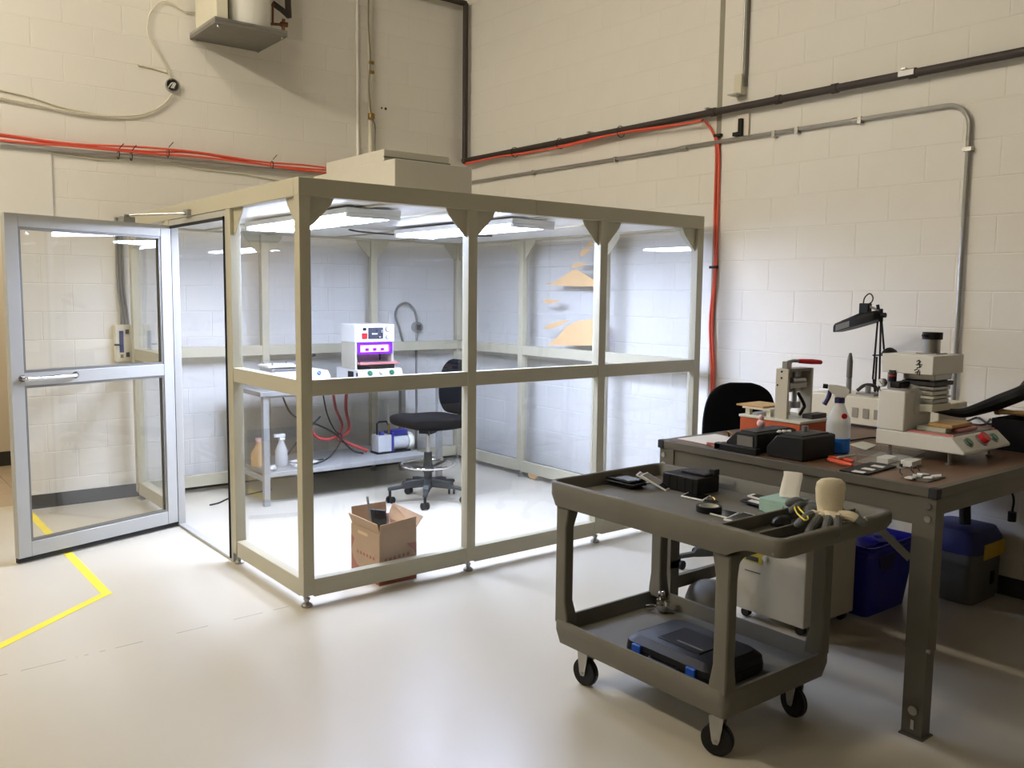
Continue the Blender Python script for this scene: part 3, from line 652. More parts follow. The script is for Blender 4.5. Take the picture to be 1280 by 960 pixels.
for z in (a.z-.07, b.z+.035): MB().box(a.x+.07, a.x+.095, YW-.075, YW-.07, z, z+.035).build('label_plate', 'charcoal', t)
MB().box(a.x+.03, a.x+.05, YW-.075, YW-.07, b.z+.03, b.z+.055).build('yellow_sticker', 'brass', t)
MB().cyl((a.x-.012, YW-.08, (a.z+b.z)/2-.01), (a.x+.03, YW-.08, (a.z+b.z)/2-.01), .007).build('switch_lever', 'black_plastic', t)
for k, dx in enumerate((.055, .08, .105)):
    MB().tube(smooth_pts([(a.x+dx, YW-.03, a.z), (a.x+dx-.005*k, YW-.03, a.z+.1), (a.x+.06+.02*(k-1), YW-.018, a.z+.3), (a.x+.06+.02*(k-1), YW-.018, a.z+.75), (a.x+.06+.02*(k-1), YW-.018, 2.11)], 6), .010, 8).build('conduit', 'galv', t)
# ------------------------------------------------------------------ water heater high on the back wall
t = thing('water_heater', 'white water heater tank on a galvanised wall shelf high on the back wall', 'water heater', (2.64, 6.77, 3.5))
MB().box(2.366, 2.92, 6.50, YW-.0005, 3.506, 3.534).build('shelf_plate', 'galv_dark', t, bev=.003)
MB().box(2.366, 2.92, 6.50, 6.512, 3.534, 3.552).box(2.366, 2.378, 6.512, YW-.001, 3.534, 3.552).build('shelf_lip', 'galv', t)
for x in (2.40, 2.89):
    for y in (6.53, 7.0): MB().cyl((x, y, 3.488), (x, y, 3.506), .009).build('bolt', 'steel', t)
MB().lathe([(.20, 0), (.205, .012), (.205, 1.1), (.17, 1.16), (.0, 1.17)], (2.665, 6.735, 3.536), 32).build('tank', 'tank_white', t)
MB().box(2.39, 2.475, 6.53, 6.98, 3.536, 4.6).build('side_panel', 'cream_enamel', t, bev=.004)
MB().box(2.476, 2.482, 6.53, 6.55, 3.536, 4.6).build('seam', 'charcoal', t)
p = lambda u, v, y=6.80: aty(u, v, y)
MB().tube([p(330, 30), p(342, 30), p(354, 31)], .011, 8).tube([p(341, 29), p(341, 20), p(341, 5)], .009, 8).build('valve_pipe', 'copper', t)
MB().cyl(p(328.5, 29), p(331, 29.3), .03).build('pipe_flange', 'steel', t)
MB().cyl(p(354, 44), p(354.5, 24), .014).cyl(p(351, 30), p(359, 31), .02).build('drain_valve', 'copper', t)
MB().tube([p(341, 4, 6.85), p(352, 12, 6.85), p(362, 21, 6.85)], .022, 10).tube([p(361, 22, 6.85), p(360, 5, 6.85), p(359, -25, 6.85)], .024, 10).build('insulated_pipe', 'dark_pipe', t)
# round junction box with loose wires
c = aty(215, 107, YW-.01)
t = thing('junction_box', 'open round junction box with loose white wires on the back wall left of the heater', 'junction box', (c.x, YW, c.z))
MB().lathe([(.05, .0095), (.05, -.022), (.044, -.022), (.044, -.006), (0.0, -.005)], (c.x, YW-.01, c.z), 22, 'y').build('box', 'galv', t)
MB().lathe([(.0435, -.0045), (.0, -.004)], (c.x, YW-.012, c.z), 22, 'y').build('box_inside', 'dark_pipe', t)
for k in range(3): MB().tube(smooth_pts([c+Vector((-.03+.02*k, -.004, -.02)), c+Vector((-.01+.015*k, -.025, .012)), c+Vector((.02-.01*k, -.012, .02-.02*k))], 5), .004, 6).build('wire_end', 'phone_white', t)
o = MB().tube(smooth_pts([aty(u, v, YW-.02) for u, v in ((214, 100), (207, 83), (197, 65), (187, 48), (184, 35), (187, 18), (196, 6), (207, 2), (218, 6), (228, 13), (240, 15), (262, 16))], 5), .0055, 6).build('wire', 'cream_enamel'); tag(o, 'thin white wire looping from the junction box up to the heater', 'wire')
o = MB().tube(smooth_pts([aty(u, v, YW-.02) for u, v in ((215, 117), (207, 128), (192, 138), (170, 144), (130, 145), (90, 140), (45, 131), (-10, 120))], 5), .0085, 6).build('wire', 'cream_enamel'); tag(o, 'thick white wire sagging left from the junction box', 'wire')
o = MB().tube(smooth_pts([aty(u, v, YW-.01) for u, v in ((128, 144), (80, 135), (40, 122), (-10, 110))], 5), .005, 6).build('wire', 'cream_enamel'); tag(o, 'thin white wire above the sagging thick wire at far left', 'wire')
o = MB().tube(smooth_pts([aty(u, v, YW-.01) for u, v in ((210, 91), (190, 85), (172, 81))], 5), .006, 6).build('wire', 'cream_enamel'); tag(o, 'short white wire stub left of the junction box', 'wire')
# orange cable bundle along the back wall
t = thing('cable_bundle', 'orange cables tied to a grey conduit along the back wall left of the filter box', 'cables', (2.3, YW, 2.66))
MB().tube([(.0, YW-.03, 2.565), (1.7, YW-.03, 2.575), (3.70, YW-.03, 2.59)], .014, 8).build('conduit', 'galv', t)
for k, (dz, dy) in enumerate(((.0, -.03), (.015, -.022), (.03, -.035))):
    pts = [(x, YW+dy-.016, z+dz-.04+.008*math.sin(x*5+k*2)) for x, z in ((-.2, 2.66), (.5, 2.665), (1.05, 2.64), (1.5, 2.635), (2.0, 2.65), (2.4, 2.665), (2.9, 2.645), (3.3, 2.645), (3.68, 2.648))]
    MB().tube(smooth_pts(pts, 6), .0085, 6).build('cable', 'orange_cable', t)
for u, v in ((148, 190), (210, 188), (340, 203), (164, 192)):
    q = aty(u, v, YW-.04); MB().torus((q.x, YW-.038, q.z-.02), .029, .0035, 'x', 16, 6).build('zip_tie', 'rubber', t); MB().cyl((q.x, YW-.06, q.z+.02), (q.x+.03, YW-.075, q.z+.06), .003, n=6).build('zip_tail', 'rubber', t)
o = MB().tube(smooth_pts([aty(u, v, YW-.008) for u, v in ((60, 190), (100, 196), (140, 200), (180, 193), (215, 203), (250, 211), (300, 217), (350, 226))], 5), .006, 6).build('wire', 'cream_enamel'); tag(o, 'thin white wire drooping under the orange cables on the back wall', 'wire')
# vertical conduit and pipe near the corner
o = MB().cyl((3.80, YW-.014, 2.62), (3.80, YW-.014, CEIL_Z), .0125).build('conduit', 'tank_white'); tag(o, 'white vertical conduit on the back wall left of the brass pipe', 'conduit')
t = thing('riser_pipe', 'tan vertical pipe with brass fittings and thin cable on the back wall', 'pipe', (3.9, YW, 2.6))
MB().cyl((3.915, YW-.03, 2.55), (3.915, YW-.03, CEIL_Z), .02).build('pipe', 'cream_enamel', t)
for z in (3.12, 3.50, 3.58): MB().cyl((3.895, YW-.055, z), (3.935, YW-.055, z), .014).build('fitting', 'brass', t)
MB().cyl((3.905, YW-.065, 3.10), (3.905, YW-.065, 3.145), .03).build('valve', 'brass', t)
MB().tube(smooth_pts([(3.89, YW-.06, 4.3), (3.885, YW-.06, 3.9), (3.90, YW-.06, 3.6), (3.885, YW-.06, 3.4), (3.90, YW-.065, 3.15), (3.95, YW-.05, 3.05), (3.955, YW-.04, 2.9), (3.955, YW-.04, 2.7)], 6), .005, 6).build('cable', 'galv_dark', t)
for k, (u, v) in enumerate(((477, 135), (482, 136))):
    q = aty(u, v, YW-.001); o = MB().cyl((q.x, YW-.004, q.z), (q.x, YW-.0005, q.z), .012 if k else .008).build('wall_anchor', 'dark_pipe'); tag(o, 'small dark wall anchor right of the riser pipe, %s of two' % ('larger' if k else 'smaller'), 'anchor')
# black pipe in the corner and along the right wall
t = thing('sprinkler_pipe', 'black pipe down the room corner and along the right wall', 'pipe', (4.88, 6.97, 2.83))
px_ = 4.895; pz = 1.575+(2.856-1.575)*px_/4.96
MB().tube([(px_, 6.97, pz), (px_, 0.2, pz), (px_, -2, pz)], .024, 12).build('pipe_run', 'dark_pipe', t)
MB().tube([(px_, 6.97, pz), (px_, 6.97, 3.4), (px_, 6.97, 4.27)], .026, 12).build('pipe_drop', 'dark_pipe', t)
MB().tube([(px_, 6.97, 4.27), (4.3, 6.97, 4.27), (3.92, 6.97, 4.27)], .026, 12).build('pipe_offset', 'dark_pipe', t)
for y in (6.97,): MB().lump((px_, y, pz), (.035, .035, .035), 1, .02).build('elbow', 'dark_pipe', t)
for y in (2.62, 4.02, 3.1, 3.5): MB().cyl((px_, y-.02, pz), (px_, y+.02, pz), .029).build('pipe_coupling', 'dark_pipe', t)
for y in (2.62, 4.02, 5.2): MB().box(px_-.03, XW-.0005, y+.03, y+.055, pz+.024, pz+.034).build('pipe_clip', 'galv', t)
MB().box(px_-.031, px_-.024, 2.60, 2.69, pz-.012, pz+.018).build('pipe_label', 'phone_white', t)
t = thing('cable_bundle', 'orange cables slung along the black pipe on the right wall above the booth', 'cables', (4.88, 5.5, 2.79))
for k in range(2):
    pts = [(px_-.012-.014*k, y, pz-.034-.004*k+.012*math.sin(y*4+k)) for y in (6.93, 6.5, 6.0, 5.5, 5.1, 4.8, 4.5, 4.2, 4.1)]
    MB().tube(smooth_pts(pts, 5), .0075, 6).build('cable', 'orange_cable', t)
for y in (6.2, 5.6, 4.9): MB().torus((px_-.006, y, pz-.012), .042, .003, 'y', 16, 6).build('zip_tie', 'rubber', t)
t = thing('cable_drop', 'orange cables dropping down the wall joint right of the booth', 'cables', (4.94, 4.0, 1))
for k in range(2):
    pts = [(XW-.03, 4.12, pz-.04), (XW-.02, 4.06, 2.72), (XW-.016, 4.025-.02*k, 2.6), (XW-.016, 4.02-.025*k, 2.2), (XW-.016, 4.005-.012*k, 1.75), (XW-.016, 4.03-.022*k, 1.4), (XW-.016, 4.0-.02*k, 1.0), (XW-.016, 4.01-.02*k, .3)]
    MB().tube(smooth_pts(pts, 6), .0085, 6).build('cable', 'orange_cable', t)
for z in (2.68, 1.78): MB().box(XW-.028, XW-.001, 3.985, 4.045, z, z+.018).build('cable_clip', 'rubber', t)
# EMT conduit with the big bend
t = thing('wall_conduit', 'thin steel conduit running along the right wall and bending down behind the bench', 'conduit', (4.93, 2.3, 1))
cx_ = XW-.022; cz = 1.575+(2.645-1.575)*cx_/4.96
pts = [(cx_, 6.95, cz), (cx_, 4.4, cz), (cx_, 4.3, cz+.005), (cx_, 2.45, cz)]
bend = [(cx_, 2.44-.13*math.sin(a), cz-.13*(1-math.cos(a))) for a in [k*PI/2/8 for k in range(1, 9)]]
MB().tube(pts+bend+[(cx_, 2.31, 1.8), (cx_, 2.305, .93)], .0125, 10).build('conduit_run', 'galv', t)
for y in (6.0, 5.0, 3.55, 3.38, 2.95): MB().box(cx_-.016, XW-.0005, y-.012, y+.012, cz-.024, cz+.016).build('strap', 'galv', t)
MB().cyl((cx_, 2.94, cz), (cx_, 3.0, cz), .017).build('coupling', 'galv', t); MB().cyl((cx_, 4.28, cz), (cx_, 4.34, cz), .017).build('coupling', 'galv', t)
MB().box(cx_-.016, XW-.0005, 2.285, 2.335, 2.38, 2.40).build('strap', 'galv', t)
# small device on a rod beside the control joint
t = thing('wall_bracket', 'grey rod with small box and black clip at the right wall pipe', 'bracket', (4.95, 3.82, 2.9))
MB().box(XW-.035, XW-.0005, 3.792, 3.806, 2.98, CEIL_Z).build('strut', 'galv_dark', t)
MB().cyl((XW-.02, 3.822, 3.05), (XW-.02, 3.822, CEIL_Z), .009).build('rod', 'galv', t)
MB().box(XW-.06, XW-.0005, 3.80, 3.86, 2.93, 3.06).build('box', 'cream_enamel', t, bev=.003)
MB().box(XW-.10, XW-.0005, 3.80, 3.88, 2.922, 2.929).build('plate', 'galv', t)
MB().box(XW-.045, XW-.02, 3.80, 3.826, 2.66, 2.77).box(XW-.045, XW-.02, 3.826, 3.87, 2.66, 2.685).build('clip', 'black_plastic', t)
MB().box(XW-.018, XW-.0005, 3.76, 3.86, 2.64, 2.80).build('pad', 'wall_plain', t)
# ------------------------------------------------------------------ steel workbench
ZB = .92; WX0, WX1, WY0, WY1 = 3.032, 4.86, 1.452, 2.745
t = thing('steel_workbench', 'grey steel workbench with brown composite top crowded with machines', 'workbench', (WX0, WY0, 0))
MB().box(WX0+.03, WX1-.03, WY0+.03, WY1-.03, ZB-.028, ZB).build('bench_top', 'bench_top', t)
MB().box(WX0, WX0+.03, WY0+.012, WY1-.012, ZB-.034, ZB+.001).box(WX1-.03, WX1, WY0+.012, WY1-.012, ZB-.034, ZB+.001).box(WX0+.03, WX1-.03, WY0, WY0+.03, ZB-.034, ZB+.001).box(WX0+.03, WX1-.03, WY1-.03, WY1, ZB-.034, ZB+.001).build('top_edging', 'bench_edge', t, bev=.002)
for x, y in ((WX0-.004, WY0-.004), (WX0-.004, WY1-.03), (WX1-.03, WY0-.004)): MB().box(x, x+.034, y, y+.034, ZB-.036, ZB+.0015).build('corner_cap', 'rubber', t, bev=.003)
ax = .012
MB().box(WX0+ax, WX0+ax+.004, WY0+.01, WY1-.01, ZB-.14, ZB-.035).build('apron', 'bench_steel', t)
MB().box(WX0+.02, WX1-.02, WY0+ax, WY0+ax+.004, ZB-.10, ZB-.035).build('apron', 'bench_steel', t)
MB().box(WX0+.02, WX1-.02, WY1-ax-.004, WY1-ax, ZB-.14, ZB-.035).build('apron', 'bench_steel', t)
MB().box(WX1-ax-.004, WX1-ax, WY0+.02, WY1-.02, ZB-.14, ZB-.035).build('apron', 'bench_steel', t)
def bleg(x, y, sx, sy):
    x1, y1 = x+sx*.062, y+sy*.082
    def L(a, z0, z1, g=0):
        m = MB()
        xa, xb = sorted((x+sx*g, x+sx*(g+a))); ya, yb = sorted((y+sy*g, y1))
        m.box(xa, xb, ya, yb, z0, z1)
        xa2, xb2 = sorted((x+sx*(g+a), x1)); ya2, yb2 = sorted((y+sy*g, y+sy*(g+a)))
        m.box(xa2, xb2, ya2, yb2, z0, z1)
        xa3, xb3 = xa2, xb2; ya3, yb3 = sorted((y1-sy*a, y1)); m.box(xa3, xb3, ya3, yb3, z0, z1)
        return m
    lg = L(.004, .325, ZB-.035).build('leg', 'bench_steel', t)
    L(.004, .006, .36, .005).build('leg_extension', 'bench_steel', lg)
    xa, xb = sorted((x, x+sx*.066)); ya, yb = sorted((y, y1)); MB().box(xa-.006, xb+.006, ya-.004, yb+.004, 0, .006).build('foot_plate', 'bench_steel', lg)
    for z, r in ((.885-.03, .011), (.885-.075, .013)):
        MB().cyl((x+sx*.0, y+sy*.025, z), (x-sx*.007, y+sy*.025, z), r, n=10).build('bolt', 'steel', lg)
    MB().cyl((x+sx*.001, y+sy*.04, .10), (x-sx*.003, y+sy*.04, .10), .017, n=14).build('washer', 'galv', lg)
    MB().box(*sorted((x+sx*.001, x-sx*.0015)), *sorted((y+sy*.033, y+sy*.045)), .03, .065).build('slot', 'galv', lg)
    MB().cyl((x, y+sy*.002, .335), (x, y-sy*.008, .335), .008, n=8).build('set_screw', 'steel', lg)
bleg(WX0+.006, WY0+.003, 1, 1); bleg(WX0+.006, WY1-.003, 1, -1); bleg(WX1-.006, WY0+.003, -1, 1); bleg(WX1-.006, WY1-.003, -1, -1)
MB().bar((WX0+.016, WY0+.27, ZB-.145), (WX0+.016, WY0+.09, ZB-.27), .004, .03).build('brace', 'bench_steel', t)
MB().box(WX0+.08, WX1-.08, WY1-.035, WY1-.01, .20, .26).build('stretcher', 'bench_steel', t)
# --- white heat press (right)
px0, px1, py0, py1 = 3.512, 3.925, 1.585, 1.955
t = thing('heat_press', 'white bench press with steel cylinder and red stop button on the workbench', 'press', (px0, py0, ZB))
MB().prism([(py0, ZB+.05), (py0, ZB+.062), (py0+.055, ZB+.112), (py1, ZB+.112), (py1, ZB+.05)], 'x', px0, px1).build('base', 'white_enamel', t, bev=.004)
for x in (px0+.03, px1-.03):
    for y in (py0+.07, py1-.05): MB().cyl((x, y, ZB+.0), (x, y, ZB+.05), .007, n=10).cyl((x, y, ZB), (x, y, ZB+.007), .014, n=14).build('foot', 'steel', t)
nn = Vector((0, -.05, .055)).normalized()
for x, m, r, h in ((px0+.09, 'green_btn', .017, .012), (px0+.205, 'red', .024, .028), (px0+.315, 'green_btn', .017, .012)):
    c = Vector((x, py0+.028, ZB+.088)); b_ = MB().cyl(c, c+nn*.008, r+.005).build('button_bezel', 'steel', t); MB().cyl(c+nn*.008, c+nn*h, r).build('button', m, b_)
DZ = ZB+.112
MB().box(px0+.055, px1-.03, py0+.065, py1-.12, DZ+.0, DZ+.006).build('slide_plate', 'steel', t)
MB().box(px0+.03, px0+.045, py0+.06, py1-.11, DZ, DZ+.008).box(px1-.03, px1-.015, py0+.06, py1-.11, DZ, DZ+.008).build('slide_rail', 'magenta_plate', t)
MB().box(px0+.09, px1-.12, py0+.12, py1-.13, DZ+.006, DZ+.022).build('work_plate', 'pale_plate', t)
MB().box(px0+.10, px0+.28, py0+.10, py0+.20, DZ+.022, DZ+.038).build('wood_pad', 'wood', t, bev=.004)
MB().box(px0+.14, px0+.30, py0+.085, py0+.17, DZ+.0065, DZ+.02).build('silicone_pad', 'magenta_plate', t, bev=.004)
MB().box(px0, px0+.20, 1.835, py1, DZ, 1.20).build('rear_column', 'white_enamel', t, bev=.006)
MB().box(px0+.2, px1-.06, 1.90, py1, DZ, 1.275).build('column_plate', 'grey_beige', t)
MB().box(3.548, 3.81, 1.745, 1.965, 1.272, 1.350).build('head', 'white_enamel', t, bev=.003)
MB().cyl((3.70, 1.83, 1.35), (3.70, 1.83, 1.412), .033, n=24).build('cylinder', 'steel', t)
MB().cyl((3.70, 1.83, 1.412), (3.70, 1.83, 1.442), .040, n=24).cyl((3.66, 1.83, 1.427), (3.635, 1.84, 1.429), .006, n=8).build('cylinder_cap', 'black_plastic', t)
MB().box(3.655, 3.745, 1.785, 1.875, 1.3502, 1.355).build('cylinder_flange', 'steel', t)
for k, (z0, z1, r, m) in enumerate(((1.245, 1.272, .075, 'steel'), (1.222, 1.240, .080, 'charcoal'), (1.203, 1.218, .072, 'steel'), (1.182, 1.199, .068, 'galv'), (1.168, 1.179, .075, 'pale_plate'), (1.148, 1.165, .068, 'steel'))):
    MB().box(3.68-r, 3.68+r, 1.83-r*.9, 1.83+r*.9, z0, z1).build('press_stack', m, t, bev=.003)
for x in (3.62, 3.74):
    for y in (1.78, 1.88): MB().cyl((x, y, 1.13), (x, y, 1.272), .006, n=8).build('spring_rod', 'steel', t)
MB().box(3.60, 3.76, 1.765, 1.89, 1.115, 1.146).build('hot_plate', 'pale_plate', t, bev=.003)
# handwritten black marks on the side of the head
def stroke(pts):
    return MB().tube([(3.5478, y, z) for y, z in pts], .0022, 6)
q = lambda u, v: (lambda p: (p.y, p.z))(atx(u, v, 3.5478))
for s in ([(1146, 452), (1149, 450), (1151, 452), (1147, 455)], [(1145, 456), (1153, 456)], [(1149, 451), (1150, 460)], [(1146, 460), (1152, 458)], [(1143, 463), (1147, 461)], [(1144, 466), (1148, 464)], [(1149, 462), (1146, 468)], [(1150, 464), (1149, 469)]):
    stroke([q(*p) for p in s]).build('ink_mark', 'black_plastic', t)
# air regulator standing on the column
MB().cyl((3.575, 1.885, 1.2), (3.575, 1.885, 1.208), .055, n=20).build('filter_bowl', 'frost', t)
rg = MB().box(3.52, 3.66, 1.865, 1.91, 1.21, 1.235).build('regulator_body', 'black_plastic', t, bev=.005)
MB().cyl((3.55, 1.915, 1.235), (3.55, 1.915, 1.256), .016).cyl((3.62, 1.885, 1.235), (3.62, 1.885, 1.258), .012).build('regulator_knob', 'black_plastic', rg)
MB().cyl((3.55, 1.915, 1.256), (3.55, 1.915, 1.262), .0165).build('red_ring', 'red', rg)
MB().cyl((3.55, 1.915, 1.262), (3.55, 1.915, 1.282), .016).build('knob_top', 'charcoal', rg)
g = MB().cyl((3.53, 1.94, 1.228), (3.512, 1.945, 1.228), .018).build('gauge', 'steel', t); MB().cyl((3.512, 1.945, 1.228), (3.5105, 1.945, 1.228), .015).build('dial', 'phone_white', g)
MB().tube([(3.5095, 1.940, 1.222), (3.5095, 1.950, 1.236)], .0012, 5).build('gauge_needle', 'black_plastic', g)
MB().lathe([(.0, 0), (.045, .0), (.052, .02), (.048, .09), (.03, .125), (.0, .13)], (3.63, 1.86, 1.10), 20).build('dust_cover', 'frost', t)
# letter A label on the column corner
qa = lambda u, v: (lambda p: (px0-.0008, p.y, p.z))(atx(u, v, px0-.0008))
MB().tube([qa(1097, 489), qa(1099, 484), qa(1101, 489)], .0014, 5).tube([qa(1098, 487.4), qa(1100, 487.4)], .0012, 5).build('letter_mark', 'black_plastic', t)
# --- orange manual press
t = thing('manual_press', 'manual press with orange base, steel column and red lever on the workbench', 'press', (3.66, 2.5, ZB))
MB().box(3.522, 3.80, 2.33, 2.665, ZB+.004, ZB+.082).build('base', 'orange_side', t, bev=.003)
for x in (3.55, 3.77):
    for y in (2.36, 2.63): MB().cyl((x, y, ZB), (x, y, ZB+.006), .012).build('foot', 'rubber', t)
MB().box(3.517, 3.805, 2.325, 2.67, ZB+.082, ZB+.094).build('deck', 'pale_plate', t, bev=.002)
z0 = ZB+.094; z1 = 1.248
MB().box(3.545, 3.56, 2.42, 2.487, z0, z1).build('side_plate', 'grey_beige', t, bev=.002); MB().box(3.735, 3.75, 2.42, 2.487, z0, z1).build('side_plate', 'grey_beige', t, bev=.002)
MB().box(3.56, 3.735, 2.422, 2.485, z1-.014, z1).build('top_plate', 'alu_dark', t)
MB().box(3.56, 3.735, 2.475, 2.485, 1.13, z1-.015).build('back_plate', 'grey_beige', t)
MB().box(3.58, 3.715, 2.43, 2.47, 1.155, 1.18).cyl((3.6, 2.44, 1.19), (3.70, 2.44, 1.19), .016).build('ram_block', 'steel', t)
MB().cyl((3.645, 2.45, 1.07), (3.645, 2.45, 1.23), .012).cyl((3.645, 2.45, 1.06), (3.645, 2.45, 1.09), .03).build('ram', 'steel', t)
MB().tube(smooth_pts([(3.66, 2.44, 1.13), (3.70, 2.43, 1.07), (3.69, 2.43, 1.05), (3.665, 2.43, 1.025)], 5), .008, 6).build('link_arm', 'black_plastic', t)
for y, z in ((2.455, 1.235), (2.455, 1.205), (2.475, 1.17)): MB().cyl((3.5455, y, z), (3.543, y, z), .005, n=8).build('screw', 'black_plastic', t)
MB().box(3.56, 3.60, 2.44, 2.465, z1, z1+.035).tube([(3.58, 2.45, z1+.03), (3.61, 2.44, z1+.037), (3.65, 2.42, z1+.035)], .008, 8).build('lever', 'steel', t)
MB().capsule([(3.64, 2.425, z1+.035), (3.70, 2.40, z1+.032), (3.74, 2.38, z1+.029)], [.011, .013, .011]).build('lever_grip', 'red', t)
MB().box(3.53, 3.70, 2.50, 2.66, z0+.03, z0+.038).build('slide_table', 'cream_enamel', t)
for x in (3.545, 3.68):
    for y in (2.52, 2.64): MB().box(x, x+.022, y-.012, y+.012, z0, z0+.03).build('table_post', 'cream_enamel', t)
MB().box(3.535, 3.72, 2.545, 2.70, z0+.0385, z0+.046).build('top_board', 'wood', t)
MB().box(3.64, 3.76, 2.345, 2.40, z0, z0+.022).build('stop_block', 'charcoal', t, bev=.003)
# --- black jigs on the near edge
def jig(label, x0, x1, y0, y1, h, face):
    t = thing('jig_box', label, 'jig', ((x0+x1)/2, (y0+y1)/2, ZB))
    MB().prism([(y0, ZB+.0015), (y0, ZB+h), (y0+.02, ZB+h+.004), (y1-.05, ZB+h), (y1, ZB+h*.45), (y1, ZB+.0015)], 'x', x0, x1).build('body', 'black_plastic', t, bev=.004)
    MB().box(x0+.02, x1-.02, y0+.02, y1-.06, ZB+h+.0005, ZB+h+.008).build('lid', 'charcoal', t)
    if face: MB().box(x0-.003, x0, y0+.02, y1-.06, ZB+.015, ZB+h-.012).build('front_plate', face, t)
    return t
t = jig('black bench jig with grey front plate near the left end of the workbench', 3.08, 3.36, 2.24, 2.40, .085, 'case_grey')
MB().tube(smooth_pts([(3.09, 2.37, ZB+.06), (3.085, 2.395, ZB+.08), (3.10, 2.40, ZB+.055)], 5), .004, 6).build('brass_clip', 'brass', t)
t2 = t; MB().box(3.05, 3.079, 2.22, 2.44, ZB+.001, ZB+.03).build('plate', 'black_plastic', t2, bev=.004); MB().box(3.05, 3.12, 2.41, 2.44, ZB+.001, ZB+.026).build('plate_end', 'black_plastic', t2)
t = jig('plain black bench jig beside the blue spray bottle on the workbench', 3.09, 3.32, 2.025, 2.20, .095, None)
for k in range(3): MB().lump((3.12+.02*k, 2.16-.01*k, ZB+.107), (.012, .009, .006), k, .3, 10).build('white_scrap', 'phone_white', t)
MB().cyl((3.24, 2.12, ZB+.10), (3.24, 2.12, ZB+.125), .014).build('metal_knob', 'steel', t)
t = thing('pink_figure', 'small pink figurine standing on the left black jig', 'figurine', (3.26, 2.33, ZB+.094))
MB().lump((3.22, 2.325, ZB+.112), (.02, .018, .0175), 1, .08, 12).build('body', 'pink', t); MB().lump((3.22, 2.325, ZB+.14), (.013, .013, .013), 2, .05, 12).build('head', 'pink', t)
o = MB().prism([(3.10, 2.46), (3.34, 2.44), (3.38, 2.70), (3.12, 2.71)], 'z', ZB+.0015, ZB+.003).build('paper_sheet', 'paper'); tag(o, 'white paper sheet lying at the left end of the workbench', 'paper')
o = MB().obox((3.12, 2.475, ZB+.008), (.014, .10, .01), (0, 0, .35)).build('pencil_case', 'magenta_plate'); tag(o, 'thin pinkish stick lying on the bench beside the paper sheet', 'stick')
# --- spray bottle
bx, by = 3.42, 2.075
t = thing('spray_bottle', 'clear spray bottle with blue liquid and purple trigger on the workbench', 'bottle', (bx, by, ZB))
MB().lathe([(.05, .0665), (.05, .125), (.046, .15), (.022, .205), (.019, .215)], (bx, by, ZB), 24).build('body', 'bottle_plastic', t)
MB().lathe([(.045, .001), (.05, .008), (.05, .066), (.0, .066)], (bx, by, ZB), 24).build('liquid', 'blue_liquid', t)
MB().cyl((bx, by, ZB+.215), (bx, by, ZB+.237), .021).build('collar', 'navy_plastic', t)
fdv = Vector((-.55, .83, 0)).normalized()
hd = Vector((bx, by, ZB))
MB().loft([[hd+fdv*u+Vector((-fdv.y, fdv.x, 0))*w+Vector((0, 0, z)) for u, w, z in ((a, -.011, z0), (a, .011, z0), (a, .009, z1), (a, -.009, z1))] for a, z0, z1 in ((-.038, .262, .272), (-.02, .237, .285), (.015, .24, .292), (.05, .27, .294))]).build('spray_head', 'white_enamel', t, bev=.003)
MB().tube([hd+fdv*.05+Vector((0, 0, .283)), hd+fdv*.07+Vector((0, 0, .285))], .010, 8).build('nozzle', 'black_plastic', t)
MB().tube(smooth_pts([hd+fdv*.04+Vector((0, 0, .27)), hd+fdv*.045+Vector((0, 0, .24)), hd+fdv*.062+Vector((0, 0, .205))], 4), [.009, .009, .009, .010, .010, .010, .010, .011, .011][:9], 8).build('trigger', 'navy_plastic', t)
MB().cyl(hd+Vector((-.03, -.042, .165)), hd+Vector((-.034, -.047, .165)), .012).build('red_sticker', 'red', t)
# --- beige controller box with tools on top
t = thing('controller_box', 'cream metal box with slotted vents at the back of the workbench', 'controller', (4.3, 2.35, ZB))
MB().box(4.195, 4.48, 2.02, 2.72, ZB+.012, 1.078).build('case', 'cream_enamel', t, bev=.006)
MB().box(4.2, 4.475, 2.03, 2.71, ZB+.0015, ZB+.012).build('plinth', 'rubber', t)
for y in (2.455, 2.395, 2.335, 2.275): MB().box(4.1915, 4.195, y-.016, y+.016, ZB+.05, ZB+.10).build('vent', 'joint_grey', t)
T1 = 1.0785
for k, (y, lab) in enumerate(((2.56, 'grey screwdriver standing upright on the cream box left of the lamp'), (2.33, 'grey screwdriver standing upright on the cream box right of the first'))):
    t = thing('screwdriver', lab, 'screwdriver', (4.30, y, T1)); MB().cyl((4.30, y, T1), (4.30, y, T1+.08), .014, n=10).build('holder', 'steel', t)
    MB().lathe([(.010, .08), (.015, .085), (.015, .17), (.010, .2), (.006, .215)], (4.30, y, T1), 12).build('grip', 'case_grey', t)
t = thing('metal_fixture', 'small steel clamp fixture lying on the cream controller box', 'fixture', (4.33, 2.45, T1))
MB().box(4.27, 4.38, 2.40, 2.50, T1+.0005, T1+.012).build('plate', 'steel', t)
MB().tube(smooth_pts([(4.28, 2.50, T1+.02), (4.3, 2.47, T1+.05), (4.32, 2.43, T1+.05), (4.34, 2.41, T1+.02)], 5), .009, 8).build('lever', 'charcoal', t); MB().cyl((4.30, 2.45, T1+.012), (4.30, 2.45, T1+.05), .014).build('screw', 'steel', t)
t = thing('metal_valve', 'steel valve block on the cream controller box beside the lamp arm', 'valve', (4.33, 2.27, T1))
MB().box(4.30, 4.36, 2.25, 2.31, T1+.0005, T1+.05).build('block', 'steel', t, bev=.004); MB().cyl((4.33, 2.28, T1+.05), (4.33, 2.28, T1+.085), .02).cyl((4.33, 2.28, T1+.07), (4.33, 2.28, T1+.078), .03).build('handwheel', 'galv_dark', t)
